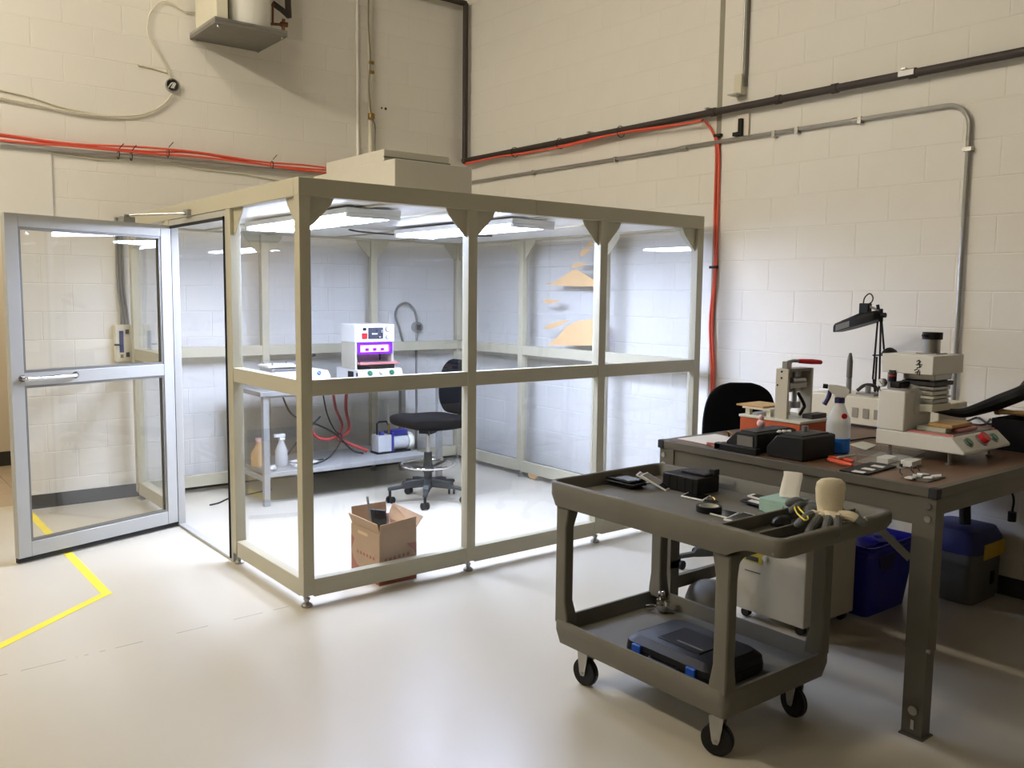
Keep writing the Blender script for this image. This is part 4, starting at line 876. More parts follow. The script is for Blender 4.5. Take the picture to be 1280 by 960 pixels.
o = MB().lump((4.36, 2.37, T1+.017), (.05, .03, .02), 9, .3, 12).build('cloth_rag', 'paper'); tag(o, 'small white rag on the cream controller box between the screwdrivers', 'rag')
# --- magnifier lamp
lx, ly = 4.62, 2.585
t = thing('magnifier_lamp', 'black magnifier desk lamp on a spring arm at the back of the bench', 'desk lamp', (lx, ly, ZB))
MB().box(lx-.04, lx+.04, ly-.04, ly+.04, ZB+.001, ZB+.03).cyl((lx, ly, ZB+.03), (lx, ly, ZB+.12), .016).build('base', 'black_plastic', t, bev=.003)
L_ = lambda u, v: atx(u, v, lx)
for a, b in (((1091, 474), (1097, 402)), ((1099, 486), (1101, 400)), ((1105, 437), (1102, 400)), ((1094, 482), (1096, 446))): MB().cyl(L_(*a), L_(*b), .0055, n=8).build('arm_rod', 'black_plastic', t)
MB().bar(L_(1091, 444), L_(1106, 444), .008, .008).build('arm_link', 'black_plastic', t)
MB().cyl(L_(1092, 474), (lx, ly, ZB+.12), .007, n=8).build('arm_rod', 'black_plastic', t)
h0, h1 = L_(1045, 411), L_(1101, 394)
hd_ = (h1-h0); 
rings = []
for s, w, hh in ((0, .03, .018), (.05, .05, .028), (.3, .065, .032), (.8, .065, .034), (.95, .05, .03), (1, .03, .015)):
    p = h0+hd_*s; rings.append([p+Vector((a*w, 0, b*hh)) for a, b in ((-1, -.8), (1, -.8), (1, .5), (.7, 1), (-.7, 1), (-1, .5))])
hdo = MB().loft(rings).build('lamp_head', 'black_plastic', t, bev=.003)
p = h0+hd_*.25; 
a0, a1 = h0+hd_*.14, h0+hd_*.45
MB().add([a0+Vector((-.0665, 0, -.022)), a1+Vector((-.0665, 0, -.022)), a1+Vector((-.0665, 0, .012)), a0+Vector((-.0665, 0, .012))], [(0, 1, 2, 3)]).build('label_plate', 'case_grey', hdo)
MB().tube(smooth_pts([L_(1052, 402), L_(1062, 398), L_(1078, 391), L_(1085, 388)], 4), .006, 6).build('head_handle', 'black_plastic', hdo)
MB().box(*[k for k in (lx-.02, lx+.02)], L_(1088, 380).y, L_(1076, 380).y, L_(1080, 392).z, L_(1080, 379).z).build('switch_housing', 'black_plastic', hdo, bev=.005)
MB().tube(smooth_pts([L_(1079, 380), L_(1081, 372), L_(1087, 367), L_(1091, 371), L_(1090, 377), L_(1084, 381)], 6), .0035, 6).build('cord_loop', 'rubber', hdo)
MB().tube([L_(1084, 382), L_(1094, 386), L_(1101, 389)], .007, 8).build('head_arm', 'galv_dark', t); MB().cyl(L_(1101, 386), L_(1101, 402), .012).cyl(L_(1097, 381), L_(1098, 387), .009).build('pivot', 'black_plastic', t)
MB().cyl(L_(1102, 394), L_(1107, 394), .014).build('pivot_knob', 'black_plastic', t)
dm = L_(1112, 444.5); MB().lathe([(.045, 0), (.044, .012), (.034, .03), (.015, .042), (.0, .045)], (dm.x, dm.y, dm.z), 20).build('counterweight', 'black_plastic', t)
# --- small things on the bench
def flat(name, label, cat, m, pts, z0, h, group=None, bev=.001):
    P = [atz(u, v, z0) for u, v in pts]; o = MB().prism([(p.x, p.y) for p in P], 'z', z0, z0+h).build(name, m, bev=bev); return tag(o, label, cat, group)
zc = ZB+.0012
t = thing('phone_frame_set', 'black phone frame tray with three white strips on the near bench edge', 'phone parts', (3.15, 1.77, ZB))
P = [atz(u, v, zc) for u, v in ((1049, 589), (1085, 594), (1121, 584), (1088, 579))]; MB().prism([(p.x, p.y) for p in P], 'z', zc, zc+.006).build('tray', 'black_plastic', t, bev=.001)
for k in range(3):
    u, v = 1064+12*k, 589.5-3.4*k; P = [atz(u+a, v+b, zc+.0065) for a, b in ((0, 0), (15, 2.4), (19, .8), (5, -1.6))]; MB().prism([(p.x, p.y) for p in P], 'z', zc+.0065, zc+.008).build('white_strip', 'phone_white', t)
t = thing('phone_parts', 'small white phone parts pile with bent metal tabs on the near bench corner', 'phone parts', (3.2, 1.6, ZB))
P = [atz(u, v, zc) for u, v in ((1126, 597), (1160, 603), (1182, 597), (1150, 591))]; MB().prism([(p.x, p.y) for p in P], 'z', zc, zc+.003).build('backing', 'case_grey', t)
for k in range(5):
    c = atz(1138+k*8, 598.5-(k % 3)*2.2, zc+.003); MB().obox((c.x, c.y, zc+.0075+.001*(k % 2)), (.035, .028, .005), (0, .05*k, .5*k)).build('white_part', 'phone_white', t)
for k, (u, v) in enumerate(((1128, 595), (1142, 592), (1150, 590))): c = atz(u, v, zc); MB().tube([(c.x, c.y, zc+.004), (c.x, c.y+.01, zc+.012), (c.x+.006, c.y+.014, zc+.025)], .0025, 6).build('metal_tab', 'charcoal', t)
t = thing('clear_tray', 'clear plastic tray with white pads in front of the white press', 'tray', (3.42, 1.85, ZB))
P0 = [atz(u, v, zc) for u, v in ((1071, 577), (1128, 586), (1156, 573), (1100, 565))]
for i in range(4):
    a, b = P0[i], P0[(i+1) % 4]; MB().bar(a+Vector((0, 0, .015)), b+Vector((0, 0, .015)), .003, .030).build('tray_wall', 'clear_box', t, flat=True)
MB().prism([(p.x, p.y) for p in P0], 'z', zc, zc+.002).build('tray_floor', 'frost', t)
for (u, v) in ((1108, 571), (1138, 575)):
    P = [atz(u+a, v+b, zc+.024) for a, b in ((-12, 0), (2, 3), (14, -1), (0, -3))]; MB().prism([(p.x, p.y) for p in P], 'z', zc+.003, zc+.024).build('white_pad', 'phone_white', t)
c = atz(1123, 582, zc+.01); MB().obox((c.x-.004, c.y-.012, zc+.014), (.004, .022, .012), (0, 0, -.7)).build('black_clip', 'black_plastic', t)
t = thing('pliers', 'orange handled pliers lying on the bench beside the spray bottle', 'pliers', (3.27, 2.0, ZB))
MB().capsule([atz(1037, 571, zc+.011)+Vector((0,0,0)), atz(1050, 573.5, zc+.011), atz(1066, 576, zc+.011)], [.007, .009, .007]).build('handle', 'orange_cable', t)
MB().capsule([atz(1036, 574, zc+.011), atz(1050, 578, zc+.011), atz(1064, 581, zc+.011)], [.007, .009, .007]).build('handle', 'orange_cable', t)
MB().capsule([atz(1048, 572, zc+.02), atz(1068, 569, zc+.02)], [.006, .005]).build('jaw', 'pale_plate', t)
o = flat('card_sheet', 'grey card lying on the bench behind the spray bottle', 'card', 'pale_plate', ((1061, 556), (1082, 563), (1096, 557), (1078, 552)), zc, .0025)
o = MB().tube(smooth_pts([atz(u, v, ZB+.006) for u, v in ((1060, 551), (1075, 549), (1090, 547), (1108, 548))], 5), .0045, 6).build('power_cord', 'rubber'); tag(o, 'black cord on the bench in front of the cream controller box', 'cord')
# black hose at right, black box and wooden item
hp = smooth_pts([atx(u, v, 4.02+k*.04) for k, (u, v) in enumerate(((1168, 513), (1185, 515), (1205, 516), (1230, 509), (1255, 500), (1280, 490)))]+[(4.40, 1.70, 1.19), (4.58, 1.65, 1.18), (4.74, 1.62, 1.08), (4.78, 1.60, .955)], 4)
o = MB().capsule(hp, [min(.034, .010+.0016*k) for k in range(len(hp))]).build('suction_hose', 'rubber'); tag(o, 'thick black suction hose reaching in from the right behind the white press', 'hose')
t = thing('black_bin', 'black open box at the right edge of the view on the workbench', 'box', (4.25, 1.6, ZB))
bx0_, bx1_, by0_, by1_ = 4.09, 4.42, 1.36+.12, 1.735
MB().box(bx0_, bx1_, by0_, by1_, ZB+.0015, ZB+.012).box(bx0_, bx0_+.006, by0_, by1_, ZB+.012, 1.058).box(bx1_-.006, bx1_, by0_, by1_, ZB+.012, 1.058).box(bx0_+.006, bx1_-.006, by0_, by0_+.006, ZB+.012, 1.058).box(bx0_+.006, bx1_-.006, by1_-.006, by1_, ZB+.012, 1.058).build('body', 'black_plastic', t)
t = thing('wooden_handle', 'wooden handled brush resting across the black box at the right edge', 'brush', (4.2, 1.6, 1.07))
p0, p1 = atx(1250, 514, 4.20), atx(1300, 504, 4.20); p0.z = p1.z = 1.078
MB().capsule([p0, p0.lerp(p1, .3), p1], [.014, .011, .018]).build('grip', 'wood', t); MB().cyl(p0, p0.lerp(p1, -.12), .017).build('end_cap', 'brass', t)
o = MB().tube(smooth_pts([atz(u, v, ZB+.02) for u, v in ((1208, 527), (1222, 522), (1232, 528), (1240, 530), (1246, 524), (1240, 522), (1232, 530), (1215, 532))], 5), .006, 6).build('power_cord', 'rubber'); tag(o, 'tangled black cord on the bench between the press and the black box', 'cord')
# ------------------------------------------------------------------ utility cart
KX0, KX1, KY0, KY1 = 2.262, 2.922, 1.532, 2.636
ZR = .845; ZD = .795
t = thing('utility_cart', 'dark grey plastic two shelf utility cart in front of the workbench', 'cart', (2.59, 2.1, 0))
w = .018
def rr(x0, x1, y0, y1, r, n=5):
    pts = []
    for cx_, cy_, a0 in ((x1-r, y1-r, 0), (x0+r, y1-r, 90), (x0+r, y0+r, 180), (x1-r, y0+r, 270)):
        for k in range(n+1): a = math.radians(a0+90*k/n); pts.append((cx_+r*math.cos(a), cy_+r*math.sin(a)))
    return pts
def tray(x0, x1, y0, y1, zb, zd, zr, r, name, lip=.012):
    o_ = rr(x0, x1, y0, y1, r); i_ = rr(x0+w, x1-w, y0+w, y1-w, max(.004, r-w)); ob = rr(x0+lip, x1-lip, y0+lip, y1-lip, max(.006, r-lip)); ii = rr(x0+w+.012, x1-w-.012, y0+w+.012, y1-w-.012, .008)
    n = len(o_); m = MB()
    rings = [[(a, b, zb) for a, b in ob], [(a, b, zb+(zr-zb)*.55) for a, b in o_], [(a, b, zr-.006) for a, b in o_], [((a*.8+c*.2), (b*.8+d*.2), zr) for (a, b), (c, d) in zip(o_, i_)], [(a*.2+c*.8, b*.2+d*.8, zr) for (a, b), (c, d) in zip(o_, i_)], [(a, b, zr-.006) for a, b in i_], [(a, b, zd) for a, b in ii]]
    vs = [p for q in rings for p in q]; fs = []
    for k in range(len(rings)-1):
        for j in range(n): fs.append((k*n+j, k*n+(j+1) % n, (k+1)*n+(j+1) % n, (k+1)*n+j))
    fs += [tuple(range(n-1, -1, -1)), tuple((len(rings)-1)*n+j for j in range(n))]
    return m.add(vs, fs).build(name, 'cart_plastic', t)
# top tray: deep apron over the legs, sweeping up to a shallower handle end
def zbot(y):
    if y > 1.76: return .745
    if y < 1.655: return .782
    k = (1.76-y)/.105; return .745+.037*math.sin(k*PI/2)
def rrs(x0, x1, y0, y1, r):
    base = rr(x0, x1, y0, y1, r); ys_ = [1.655+.105*k/5 for k in range(6)]; out = []
    for i, p in enumerate(base):
        q = base[(i+1) % len(base)]; out.append(p)
        if abs(p[0]-q[0]) < 1e-6 and abs(p[1]-q[1]) > .3:
            out += [(p[0], y) for y in (ys_ if q[1] > p[1] else ys_[::-1])]
    return out
def shell():
    o_ = rrs(KX0, KX1, KY0, KY1, .045); i_ = rrs(KX0+.02, KX1-.02, KY0+.032, KY1-.02, .03); ob = rrs(KX0+.014, KX1-.014, KY0+.016, KY1-.014, .035); ii = rrs(KX0+.032, KX1-.032, KY0+.042, KY1-.032, .012)
    n = len(o_); lp = lambda A, B_, k, z: [(a*(1-k)+c*k, b*(1-k)+d*k, z) for (a, b), (c, d) in zip(A, B_)]
    rings = [[(a, b, zbot(b)) for a, b in ob], [(a, b, zbot(b)*.5+(ZR-.008)*.5) for a, b in o_], [(a, b, ZR-.009) for a, b in o_], lp(o_, i_, .12, ZR-.003), lp(o_, i_, .3, ZR), lp(o_, i_, .75, ZR), [(a, b, ZR-.006) for a, b in i_], [(a, b, ZD) for a, b in ii]]
    vs = [p for q in rings for p in q]; fs = []
    for k in range(len(rings)-1):
        for j in range(n): fs.append((k*n+j, k*n+(j+1) % n, (k+1)*n+(j+1) % n, (k+1)*n+j))
    fs += [tuple((len(rings)-1)*n+j for j in range(n))]
    MB().add(vs, fs).build('top_tray', 'cart_plastic', t, angle=50)
    MB().box(KX0+.03, KX1-.03, 1.76, KY1-.03, .757, ZD-.001).build('tray_underside', 'cart_plastic', t)
shell()
MB().tube(smooth_pts([(KX0+.05, 1.556, .820), (2.592, 1.556, .820), (KX1-.05, 1.556, .820)], 3), .0235, 14).build('handle_bar', 'cart_plastic', t)
MB().box(KX0+.02, KX1-.02, 1.797, 1.809, ZD, .838).build('tray_divider', 'cart_plastic', t, bev=.003)
MB().box(KX0+.033, KX1-.033, 1.668, 1.678, ZD, .832).build('tray_divider', 'cart_plastic', t, bev=.003); MB().box(2.683, 2.693, 1.573, 1.667, ZD, .832).build('tray_divider', 'cart_plastic', t, bev=.003)
BX0_, BX1_, BYA, BYB = 2.285, 2.90, 1.746, 2.612
tray(BX0_, BX1_, BYA, BYB, .178, .222, .278, .03, 'bottom_tray', .016)
def cleg(x, y, sx, sy):
    def R_(xw, yw, z): xa, xb = sorted((x, x+sx*xw)); ya, yb = sorted((y, y+sy*yw)); return [(xa, ya, z), (xb, ya, z), (xb, yb, z), (xa, yb, z)]
    rings = [R_(.058, .075, .262), R_(.056, .07, .30), R_(.046, .058, .36), R_(.046, .058, .66), R_(.056, .07, .72), R_(.058, .075, .744)]
    MB().loft(rings).build('leg', 'cart_plastic', t, bev=.006)
cleg(BX0_+.004, BYA+.004, 1, 1); cleg(BX1_-.004, BYA+.004, -1, 1); cleg(BX0_+.004, BYB-.004, 1, -1); cleg(BX1_-.004, BYB-.004, -1, -1)
for ya, yb in ((BYA+.008, BYA+.03), (BYB-.03, BYB-.008)):
    a0, a1 = BX0_+.05, BX1_-.05; pts = [(a0, .744), (a0, .68)]
    for k in range(0, 7): an = PI-k*PI/12; pts.append((a0+.05+.05*math.cos(an), .68+.045*math.sin(an)))
    for k in range(6, -1, -1): an = k*PI/12; pts.append((a1-.05+.05*math.cos(an), .68+.045*math.sin(an)))
    pts += [(a1, .68), (a1, .744)]
    MB().prism(pts, 'y', ya, yb).build('arch_brace', 'cart_plastic', t)
for x, y, a in ((2.375, 1.842, .35), (2.835, 1.85, -.2), (2.385, 2.52, .1), (2.83, 2.52, 1.2)):
    c = Vector((x, y, .058)); dx = Vector((math.cos(a), math.sin(a), 0)); nx = Vector((-dx.y, dx.x, 0)); nx, dx = dx, nx
    cs = MB().cyl(c+Vector((0,0,.098)), c+Vector((0,0,.118)), .02).box(x-.04, x+.04, y-.035, y+.035, .168, .1775).build('caster', 'galv', t)
    fk = MB()
    for s in (-1, 1):
        p = c+nx*s*.022
        fk.loft([[p+dx*a_+nx*b_+Vector((0,0,z_)) for a_, b_ in ((-w_, -.002), (w_, -.002), (w_, .002), (-w_, .002))] for z_, w_ in ((-.012, .008), (.0, .014), (.05, .022), (.085, .026))])
    fk.bar(c+Vector((0,0,.087))-dx*.026, c+Vector((0,0,.087))+dx*.026, .048, .006).cyl(c+Vector((0,0,.088)), c+Vector((0,0,.112)), .016)
    fk.build('fork', 'galv', cs)
    MB().lathe([(.045, -.016), (.056, -.014), (.058, -.008), (.058, .008), (.056, .014), (.045, .016)], (0, 0, 0), 24, 'x')
    prof = [(.012, -.017), (.040, -.014), (.044, -.016), (.055, -.015), (.058, -.008), (.058, .008), (.055, .015), (.044, .016), (.040, .014), (.012, .017)]
    m = MB(Matrix.Translation(c) @ Matrix.Rotation(math.atan2(nx.y, nx.x), 4, 'Z')); m.lathe(prof, (0, 0, 0), 26, 'x'); m.build('wheel', 'black_plastic', cs)
    m = MB(Matrix.Translation(c) @ Matrix.Rotation(math.atan2(nx.y, nx.x), 4, 'Z')); m.torus((0, 0, 0), .0545, .0038, 'x', 28, 6); m.build('tyre', 'case_grey', cs)
    MB().cyl(c-nx*.027, c+nx*.027, .006).build('axle', 'steel', cs)
# ---- on the cart
zk = ZD+.0012
t = thing('black_case', 'black ribbed plastic case against the far side of the cart top', 'case', (2.80, 2.30, ZD))
P = [atz(u, v, zk) for u, v in ((840, 609), (878, 616), (901, 610), (862, 604))]
MB().box(2.70, 2.835, 2.235, 2.42, zk, zk+.066).build('body', 'black_plastic', t, bev=.004)
MB().box(2.755, 2.83, 2.245, 2.37, zk+.066, zk+.077).build('lid', 'black_plastic', t, bev=.003); MB().box(2.80, 2.835, 2.235, 2.262, zk+.066, zk+.092).build('latch', 'black_plastic', t, bev=.003)
for k in range(4): MB().box(2.6975, 2.70, 2.26+k*.04, 2.275+k*.04, zk+.01, zk+.06).build('rib', 'black_plastic', t)
def phone(label, pts, z, m1, m2, h=.006, ins=.12, group='phone screens on the cart'):
    P = [atz(u, v, z) for u, v in pts]; c = sum(P, Vector())/4
    t = thing('phone_screen', label, 'phone screen', c, 0, group)
    MB().prism([(p.x, p.y) for p in P], 'z', z, z+h).build('bezel', m1, t, bev=.0015)
    Q = [c+(p-c)*(1-ins) for p in P]; MB().prism([(p.x, p.y) for p in Q], 'z', z+h, z+h+.0008).build('glass', m2, t); return t
c = atz(781, 607, zk)
for k in range(4):
    lab = 'black phone screen in the cart corner stack, %s' % ['lowest', 'second from the bottom', 'second from the top', 'topmost'][k]
    t = thing('phone_screen', lab, 'phone screen', (c.x, c.y, zk), 0, 'phone screens on the cart')
    M = Matrix.Translation((c.x+.012*math.sin(k*2.2), c.y+.016*math.cos(k*1.7), zk+k*.0085)) @ Matrix.Rotation(.12*math.sin(k*3+1), 4, 'Z')
    MB(M).box(-.042, .042, -.075, .075, 0, .0065).build('bezel', 'black_plastic', t, bev=.0015); MB(M).box(-.037, .037, -.066, .066, .0065, .0075).build('glass', 'phone_glass', t)
phone('black phone screen with one white edge, left of the leaning screens on the cart', [(791, 599), (803, 606), (818, 603), (806, 596)], zk, 'phone_white', 'phone_glass', .006)
for k, lab in enumerate(('white rimmed phone screen leaning on the black case, nearer one', 'white rimmed phone screen leaning on the black case, farther one')):
    c = Vector((2.675-.0*k, 2.43+.028*k, zk+.026)); t = thing('phone_screen', lab, 'phone screen', (c.x, c.y, zk), 0, 'phone screens on the cart')
    M = Matrix.Translation(c) @ Matrix.Rotation(.35+.2*k, 4, 'Z') @ Matrix.Rotation(math.radians(24), 4, 'X')
    MB(M).box(-.035, .035, -.062, .062, -.003, .003).build('bezel', 'phone_white', t, bev=.001); MB(M).box(-.03, .03, -.055, .055, .003, .004).build('glass', 'phone_glass', t)
phone('white rimmed phone screen behind the tape roll on the cart', [(851, 621), (879, 627), (889, 621), (862, 616)], zk, 'phone_white', 'phone_glass', .006)
t = thing('loose_parts', 'small tangle of metal phone parts behind the tape roll', 'phone parts', (2.66, 2.1, ZD))
c = atz(889, 627, zk)
for k in range(6): MB().tube(smooth_pts([(c.x+.012*math.sin(k*2), c.y+.025*math.cos(k*3), zk+.004), (c.x+.015*math.cos(k), c.y+.02*math.sin(k*1.7), zk+.014), (c.x-.02*math.sin(k), c.y-.02*math.cos(k), zk+.004)], 4), .003, 6).build('metal_part', 'brass' if k % 3 == 0 else 'charcoal', t)
c = atz(886, 639, zk)
t = thing('tape_roll', 'roll of dark tape lying flat on the cart top', 'tape', (c.x, c.y, ZD))
MB().lathe([(.036, 0), (.047, 0), (.047, .022), (.036, .022), (.036, 0)], (c.x, c.y, zk), 28).build('tape', 'black_plastic', t); MB().lathe([(.033, 0), (.0358, 0), (.0358, .0215), (.033, .0215), (.033, 0)], (c.x, c.y, zk), 28).build('core', 'pale_plate', t)
phone('white rimmed phone screen right of the tape roll, second from the cart edge', [(887, 643), (910, 649), (924, 642), (902, 637.5)], zk, 'phone_white', 'phone_glass', .005)
phone('white rimmed phone screen lying on the near edge of the cart', [(904, 650.5), (924, 655), (947, 646.5), (930, 642)], zk+.0065, 'phone_white', 'phone_glass', .006)
phone('white phone front with black centre on the far side of the cart top', [(934, 621), (968, 632), (978, 627), (944, 618)], zk, 'phone_white', 'phone_glass', .007, .25)
phone('black phone back with white label on the far side of the cart top', [(925, 627), (957, 636), (968, 631), (934, 624)], zk+.008, 'black_plastic', 'phone_white', .006, .45)
# glove box, sleeve and gloves
t = thing('tissue_box', 'pale green cardboard box under the gloves on the cart', 'box', (2.74, 1.86, ZD))
MB().box(2.70, 2.83, 1.82, 1.945, zk, zk+.05).build('body', 'teal_box', t, bev=.003); MB().box(2.695, 2.70, 1.84, 1.92, zk, zk+.035).build('printed_side', 'teal_box', t)
A = Vector((2.765, 1.87, zk+.05))
p_bot = A+Vector((0, -.01, .004)); p_top = atx(991, 590, 2.80); 
sd_ = Vector((.35, -.9, 0)).normalized()
def sleeve(a, b, w0, w1, name, m, label, cat):
    rings = []
    for s in (0, .15, .5, .85, 1):
        c = a.lerp(b, s)+Vector((0, .004*math.sin(s*6), 0)); ww = w0+(w1-w0)*s; n = (b-a).cross(sd_).normalized()
        rings.append([c+sd_*(ww*math.cos(q*PI/6))+n*(.007*math.sin(q*PI/6)*(1-.3*(q % 2))) for q in range(12)])
    return tag(MB().loft(rings).build(name, m), label, cat)
sleeve(p_bot, p_top, .036, .034, 'paper_sleeve', 'paper', 'grey white paper sleeve standing up out of the green box', 'sleeve')
G = atz(1036, 641, .868); gr = Vector((.786, -.618, 0)); gc = Vector((-.618, -.786, 0)); gu = Vector((0, 0, 1))
def gp(o, a, b, c): return o+gr*a+gu*b+gc*c
def ell(o, a, b, c, w, h, n=16): return [gp(o, a+w*math.cos(2*PI*k/n), b, c+h*math.sin(2*PI*k/n)) for k in range(n)]
def finger(t, pts, r0, r1, split=.45):
    P = smooth_pts(pts, 4); k = max(2, int(len(P)*split)); R0 = [r0+(r1-r0)*i/(len(P)-1) for i in range(len(P))]
    f_ = MB().capsule(P[k-1:], R0[k-1:], 10).build('finger', 'glove_grey', t)
    MB().capsule(P[:k+1], [q+.0008 for q in R0[:k+1]], 10).build('finger_sleeve', 'glove_cream', f_)
t = thing('work_glove', 'cream cuffed work glove with grey fingertips draped on top at the cart end', 'glove', G, 0, 'work gloves on the cart')
MB().loft([ell(G, .004, -.008, .0, .040, .022), ell(G, .004, .012, -.004, .042, .022), ell(G, .005, .045, -.008, .048, .024), ell(G, .006, .08, -.010, .051, .025), ell(G, .006, .10, -.010, .048, .023), ell(G, .006, .112, -.010, .034, .016), ell(G, .006, .116, -.010, .012, .006)]).build('cuff', 'glove_cream', t)
MB().lump(gp(G, -.003, -.012, .018), (.044, .040, .024), 3, .06, 16).build('palm', 'glove_cream', t)
for o0, tip in ((-.036, (-.118, -.026, .052)), (-.020, (-.090, -.050, .074)), (.002, (-.044, -.052, .088)), (.022, (-.002, -.050, .086))):
    b0 = gp(G, o0, -.008, .018); e0 = gp(G, *tip); m0 = b0.lerp(e0, .42)+gu*.016; m1 = b0.lerp(e0, .76)+gu*.010
    finger(t, [b0, m0, m1, e0], .0165, .0135, .3)
finger(t, [gp(G, .034, -.004, .012), gp(G, .066, -.004, .03), gp(G, .100, -.022, .04)], .0165, .0135, .6)
MB().torus(gp(G, .114, -.020, .018), .010, .003, 'y', 14, 6).build('cuff_loop', 'glove_cream', t)
H = atz(1000, 628, .872)
t = thing('work_glove', 'grey coated glove lying crumpled under the cream cuffed glove', 'glove', H, 0, 'work gloves on the cart')
MB().lump(gp(H, .05, -.018, .01), (.070, .040, .022), 8, .10, 18).build('palm', 'glove_grey', t)
for k, tip in enumerate(((-.048, .004, .03), (-.040, -.016, .045), (.135, -.038, .055), (.165, -.036, .045))):
    b0 = gp(H, .015, -.006, .015); e0 = gp(H, *tip); P_ = smooth_pts([b0, b0.lerp(e0, .5)+gu*.012, e0], 4); MB().capsule(P_, [.0135]*len(P_), 10).build('finger', 'glove_grey', t)
o = MB().tube(smooth_pts([atz(u, v, .868) for u, v in ((993, 633), (996, 632), (1000, 637), (1004, 641), (1009, 645), (1010, 649), (1006, 650), (1001, 646), (996, 641))], 5, True), .0028, 8, True).build('elastic_loop', 'yellow'); tag(o, 'bright yellow elastic loop beside the gloves on the cart', 'elastic band')
o = MB().capsule([(2.60, 1.72, .8), (2.45, 1.735, .8)], [.004, .004]).build('thin_probe', 'copper'); tag(o, 'thin reddish probe lying in the cart end tray', 'probe')
o = MB().lump((2.555, 1.745, .817), (.045, .028, .02), 4, .2, 12).build('dark_pouch', 'black_plastic'); tag(o, 'small dark pouch in the cart end tray under the yellow loop', 'pouch')
# ---- lower shelf
zl = .2235
t = thing('tool_case', 'black moulded tool case with blue latches on the cart lower shelf', 'tool case', (2.52, 2.0, zl))
cx0, cx1, cy0, cy1 = 2.345, 2.66, 1.845, 2.285
def rp(x0, x1, y0, y1, r, z): return [(a, b, z) for a, b in rr(x0, x1, y0, y1, r, 4)]
MB().loft([rp(cx0+.01, cx1-.01, cy0+.01, cy1-.01, .04, zl), rp(cx0, cx1, cy0, cy1, .05, zl+.014), rp(cx0, cx1, cy0, cy1, .05, zl+.040)]).build('lower_shell', 'black_plastic', t)
MB().loft([rp(cx0+.001, cx1-.001, cy0+.001, cy1-.001, .05, zl+.042), rp(cx0+.004, cx1-.004, cy0+.004, cy1-.004, .05, zl+.062), rp(cx0+.03, cx1-.03, cy0+.03, cy1-.03, .04, zl+.083)]).build('upper_shell', 'black_plastic', t)
MB().box(cx0+.07, cx1-.09, cy0+.12, cy1-.12, zl+.0832, zl+.088).build('raised_panel', 'black_plastic', t, bev=.002)
for y in (cy0+.075, cy1-.105): MB().box(cx0-.010, cx0+.004, y, y+.042, zl+.022, zl+.062).build('latch', 'latch_blue', t, bev=.003)
MB().box(cx0+.095, cx0+.105, cy0+.13, cy1-.19, zl+.0882, zl+.0888).build('badge', 'case_grey', t)
MB().tube(smooth_pts([(cx0+.002, cy0+.15, zl+.035), (cx0-.018, cy0+.165, zl+.035), (cx0-.02, cy0+.22, zl+.035), (cx0-.018, cy0+.275, zl+.035), (cx0+.002, cy0+.29, zl+.035)], 4), .008, 8).build('handle', 'black_plastic', t)
c = Vector((2.80, 2.49, zl))
t = thing('chrome_fitting', 'shiny crumpled silver fitting in the far corner of the cart lower shelf', 'fitting', c)
MB().lump(c+Vector((0, 0, .034)), (.032, .03, .033), 7, .22, 16).build('body', 'chrome', t); MB().lump(c+Vector((.0, .005, .078)), (.016, .016, .016), 3, .25, 12).build('top', 'chrome', t); MB().cyl(c+Vector((-.02, .03, .02)), c+Vector((-.05, .05, .018)), .012).build('spout', 'chrome', t)
# ------------------------------------------------------------------ under the bench
t = thing('floor_cabinet', 'beige metal machine cabinet with yellow label under the workbench', 'cabinet', (3.73, 2.5, 0))
MB().box(3.53, 3.95, 2.27, 2.66, .045, .53).build('body', 'grey_beige', t, bev=.005)
MB().box(3.56, 3.92, 2.66, 2.70, .20, .50).build('side_box', 'grey_beige', t, bev=.004)
for x in (3.57, 3.91):
    for y in (2.31, 2.62): MB().cyl((x-.014, y, .0225), (x+.014, y, .0225), .0225).build('caster_wheel', 'black_plastic', t); MB().box(x-.02, x+.02, y-.018, y+.018, .038, .045).build('caster_plate', 'steel', t)
y_ = lambda u, v: atx(u, v, 3.528)
def dec(name, m, u0, v0, u1, v1, d=.003):
    a, b = y_(u0, v0), y_(u1, v1); MB().box(3.53-d, 3.53, min(a.y, b.y), max(a.y, b.y), min(a.z, b.z), max(a.z, b.z)).build(name, m, t)
dec('warning_label', 'olive_label', 931, 682, 953, 706); dec('label_print', 'charcoal', 933, 693, 948, 703, .0045)
dec('switch', 'black_plastic', 978, 684, 990, 693, .006); dec('handle_slot', 'charcoal', 931, 712, 950, 717, .004)
for u, v in ((962, 686), (957, 698)): a = y_(u, v); MB().cyl((3.53, a.y, a.z), (3.518, a.y, a.z), .014).build('knob', 'yellow_label' if u > 960 else 'pale_plate', t)
t = thing('grey_drum', 'grey domed drum on chrome casters beside the beige cabinet', 'drum', (3.28, 2.62, 0))
MB().lathe([(.105, .05), (.115, .06), (.115, .15), (.10, .195), (.06, .225), (0, .235)], (3.28, 2.62, 0), 28).build('body', 'case_grey', t)
for k in range(4): a = .4+k*PI/2; MB().lump((3.28+.10*math.cos(a), 2.62+.10*math.sin(a), .026), (.026, .026, .026), k, .02, 12).build('ball_caster', 'chrome', t)
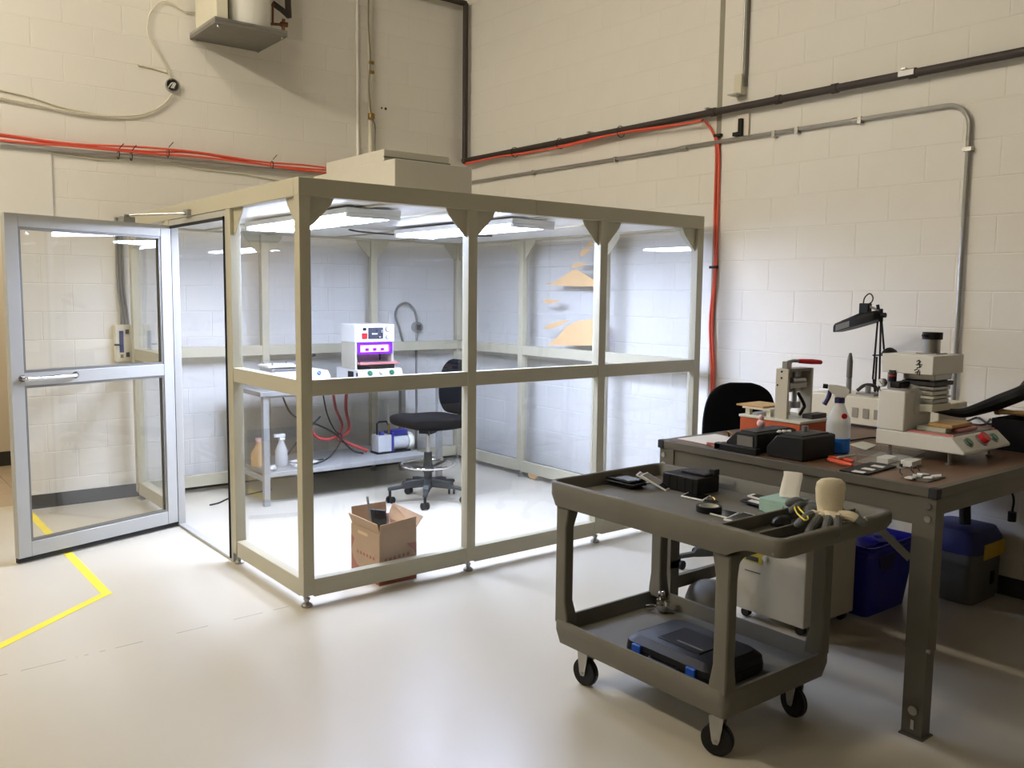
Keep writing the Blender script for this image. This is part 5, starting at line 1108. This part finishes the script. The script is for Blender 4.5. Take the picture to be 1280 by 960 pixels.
# blue recycling bin
t = thing('recycling_bin', 'blue plastic recycling bin with white arrows logo under the bench', 'bin', (4.2, 2.4, 0))
x0, x1, y0, y1, h = 3.985, 4.43, 2.205, 2.56, .365
def rg_(s, z, r=.03): return [(a, b, z) for a, b in rr(x0+s, x1-s, y0+s, y1-s, r, 4)]
wl = .006
R_ = [rg_(.035, .0015), rg_(.0, h-.05), rg_(-.002, h-.048), rg_(-.004, h), rg_(.006, h), rg_(.008, h-.04), rg_(.04, .012)]
n = len(R_[0]); fs = [(k*n+j, k*n+(j+1) % n, (k+1)*n+(j+1) % n, (k+1)*n+j) for k in range(len(R_)-1) for j in range(n)]+[tuple(range(n-1, -1, -1)), tuple((len(R_)-1)*n+j for j in range(n))]
MB().add([p for r in R_ for p in r], fs).build('body', 'blue_bin', t)
MB().tube([Vector(p)+Vector((0, 0, -.004)) for p in rg_(-.006, h-.012)], .009, 6, True).build('rim', 'blue_bin', t)
a = Vector((x0+.03, 2.30, h-.055)); MB().prism([(4.05, h-.05), (4.22, h-.05), (4.20, h-.11), (4.17, h-.13), (4.10, h-.13), (4.07, h-.11)], 'y', y0-.001, y0+.003).build('grip_panel', 'navy_plastic', t)
MB().lump((4.2, 2.38, h-.03), (.17, .12, .025), 6, .3, 18).build('bin_liner', 'blue_bin', t)
# recycling arrows on the side facing the cart
lc = atx(1046, 718, x0+.012); 
for k in range(3):
    a0 = math.radians(90+120*k); pts = []
    for q_ in range(5):
        an = a0+math.radians(-48+q_*20); pts.append((x0+.0135, lc.y+.042*math.cos(an), lc.z+.042*math.sin(an)))
    o_ = MB(); o_.tube(pts, [.0055]*4+[.011], 6); an = a0+math.radians(52); o_.tube([pts[-1], (x0+.0135, lc.y+.042*math.cos(an), lc.z+.042*math.sin(an))], [.011, .001], 6); o_.build('recycle_arrow', 'phone_white', t)
MB().box(x0+.013, x0+.019, lc.y-.03, lc.y+.03, lc.z-.075, lc.z-.06).build('logo_bar', 'phone_white', t)
# grey case with blue lid and yellow label
t = thing('storage_case', 'grey case with dark blue lid and yellow label against the right wall', 'case', (4.75, 2.1, 0))
x0, x1, y0, y1 = 4.60, 4.935, 1.99, 2.30
MB().loft([rp(x0+.01, x1-.01, y0+.01, y1-.01, .05, .004), rp(x0, x1, y0, y1, .05, .03), rp(x0, x1, y0, y1, .05, .265)]).build('body', 'case_grey', t)
MB().loft([rp(x0-.004, x1+.004, y0-.004, y1+.004, .05, .267), rp(x0-.004, x1+.004, y0-.004, y1+.004, .05, .335), rp(x0+.02, x1-.02, y0+.02, y1-.02, .05, .385), rp(x0+.06, x1-.06, y0+.06, y1-.06, .04, .395)]).build('lid', 'blue_case', t)
MB().box(4.69, 4.93, y0-.008, y0-.0045, .235, .315).build('yellow_label', 'yellow_label', t)
MB().box(4.79, 4.83, y0-.006, y0-.0005, .09, .16).build('latch', 'black_plastic', t)
o = MB().tube(smooth_pts([(4.90, 2.2, .62), (4.78, 2.14, .60), (4.70, 2.10, .5), (4.67, 2.08, .41)], 5), .028, 10).build('suction_hose', 'rubber'); tag(o, 'black hose dropping behind the bench onto the blue lidded case', 'hose')
t = thing('hanging_cord', 'black cord with a plug hanging under the bench by the right wall', 'cord', (4.9, 1.98, .6))
MB().tube(smooth_pts([(4.84, 1.95, .78), (4.85, 1.97, .66), (4.86, 1.93, .56), (4.86, 1.93, .48)], 5), .006, 6).build('cord', 'rubber', t); MB().cyl((4.86, 1.93, .43), (4.86, 1.93, .48), .02).build('plug', 'rubber', t)
o = MB().tube(smooth_pts([(4.35, 2.62, .55), (4.42, 2.56, .50), (4.5, 2.5, .43), (4.52, 2.45, .38), (4.53, 2.42, .006)], 6), .005, 6).build('power_cord', 'red_hose'); tag(o, 'thin red cord hanging behind the blue recycling bin', 'cord')
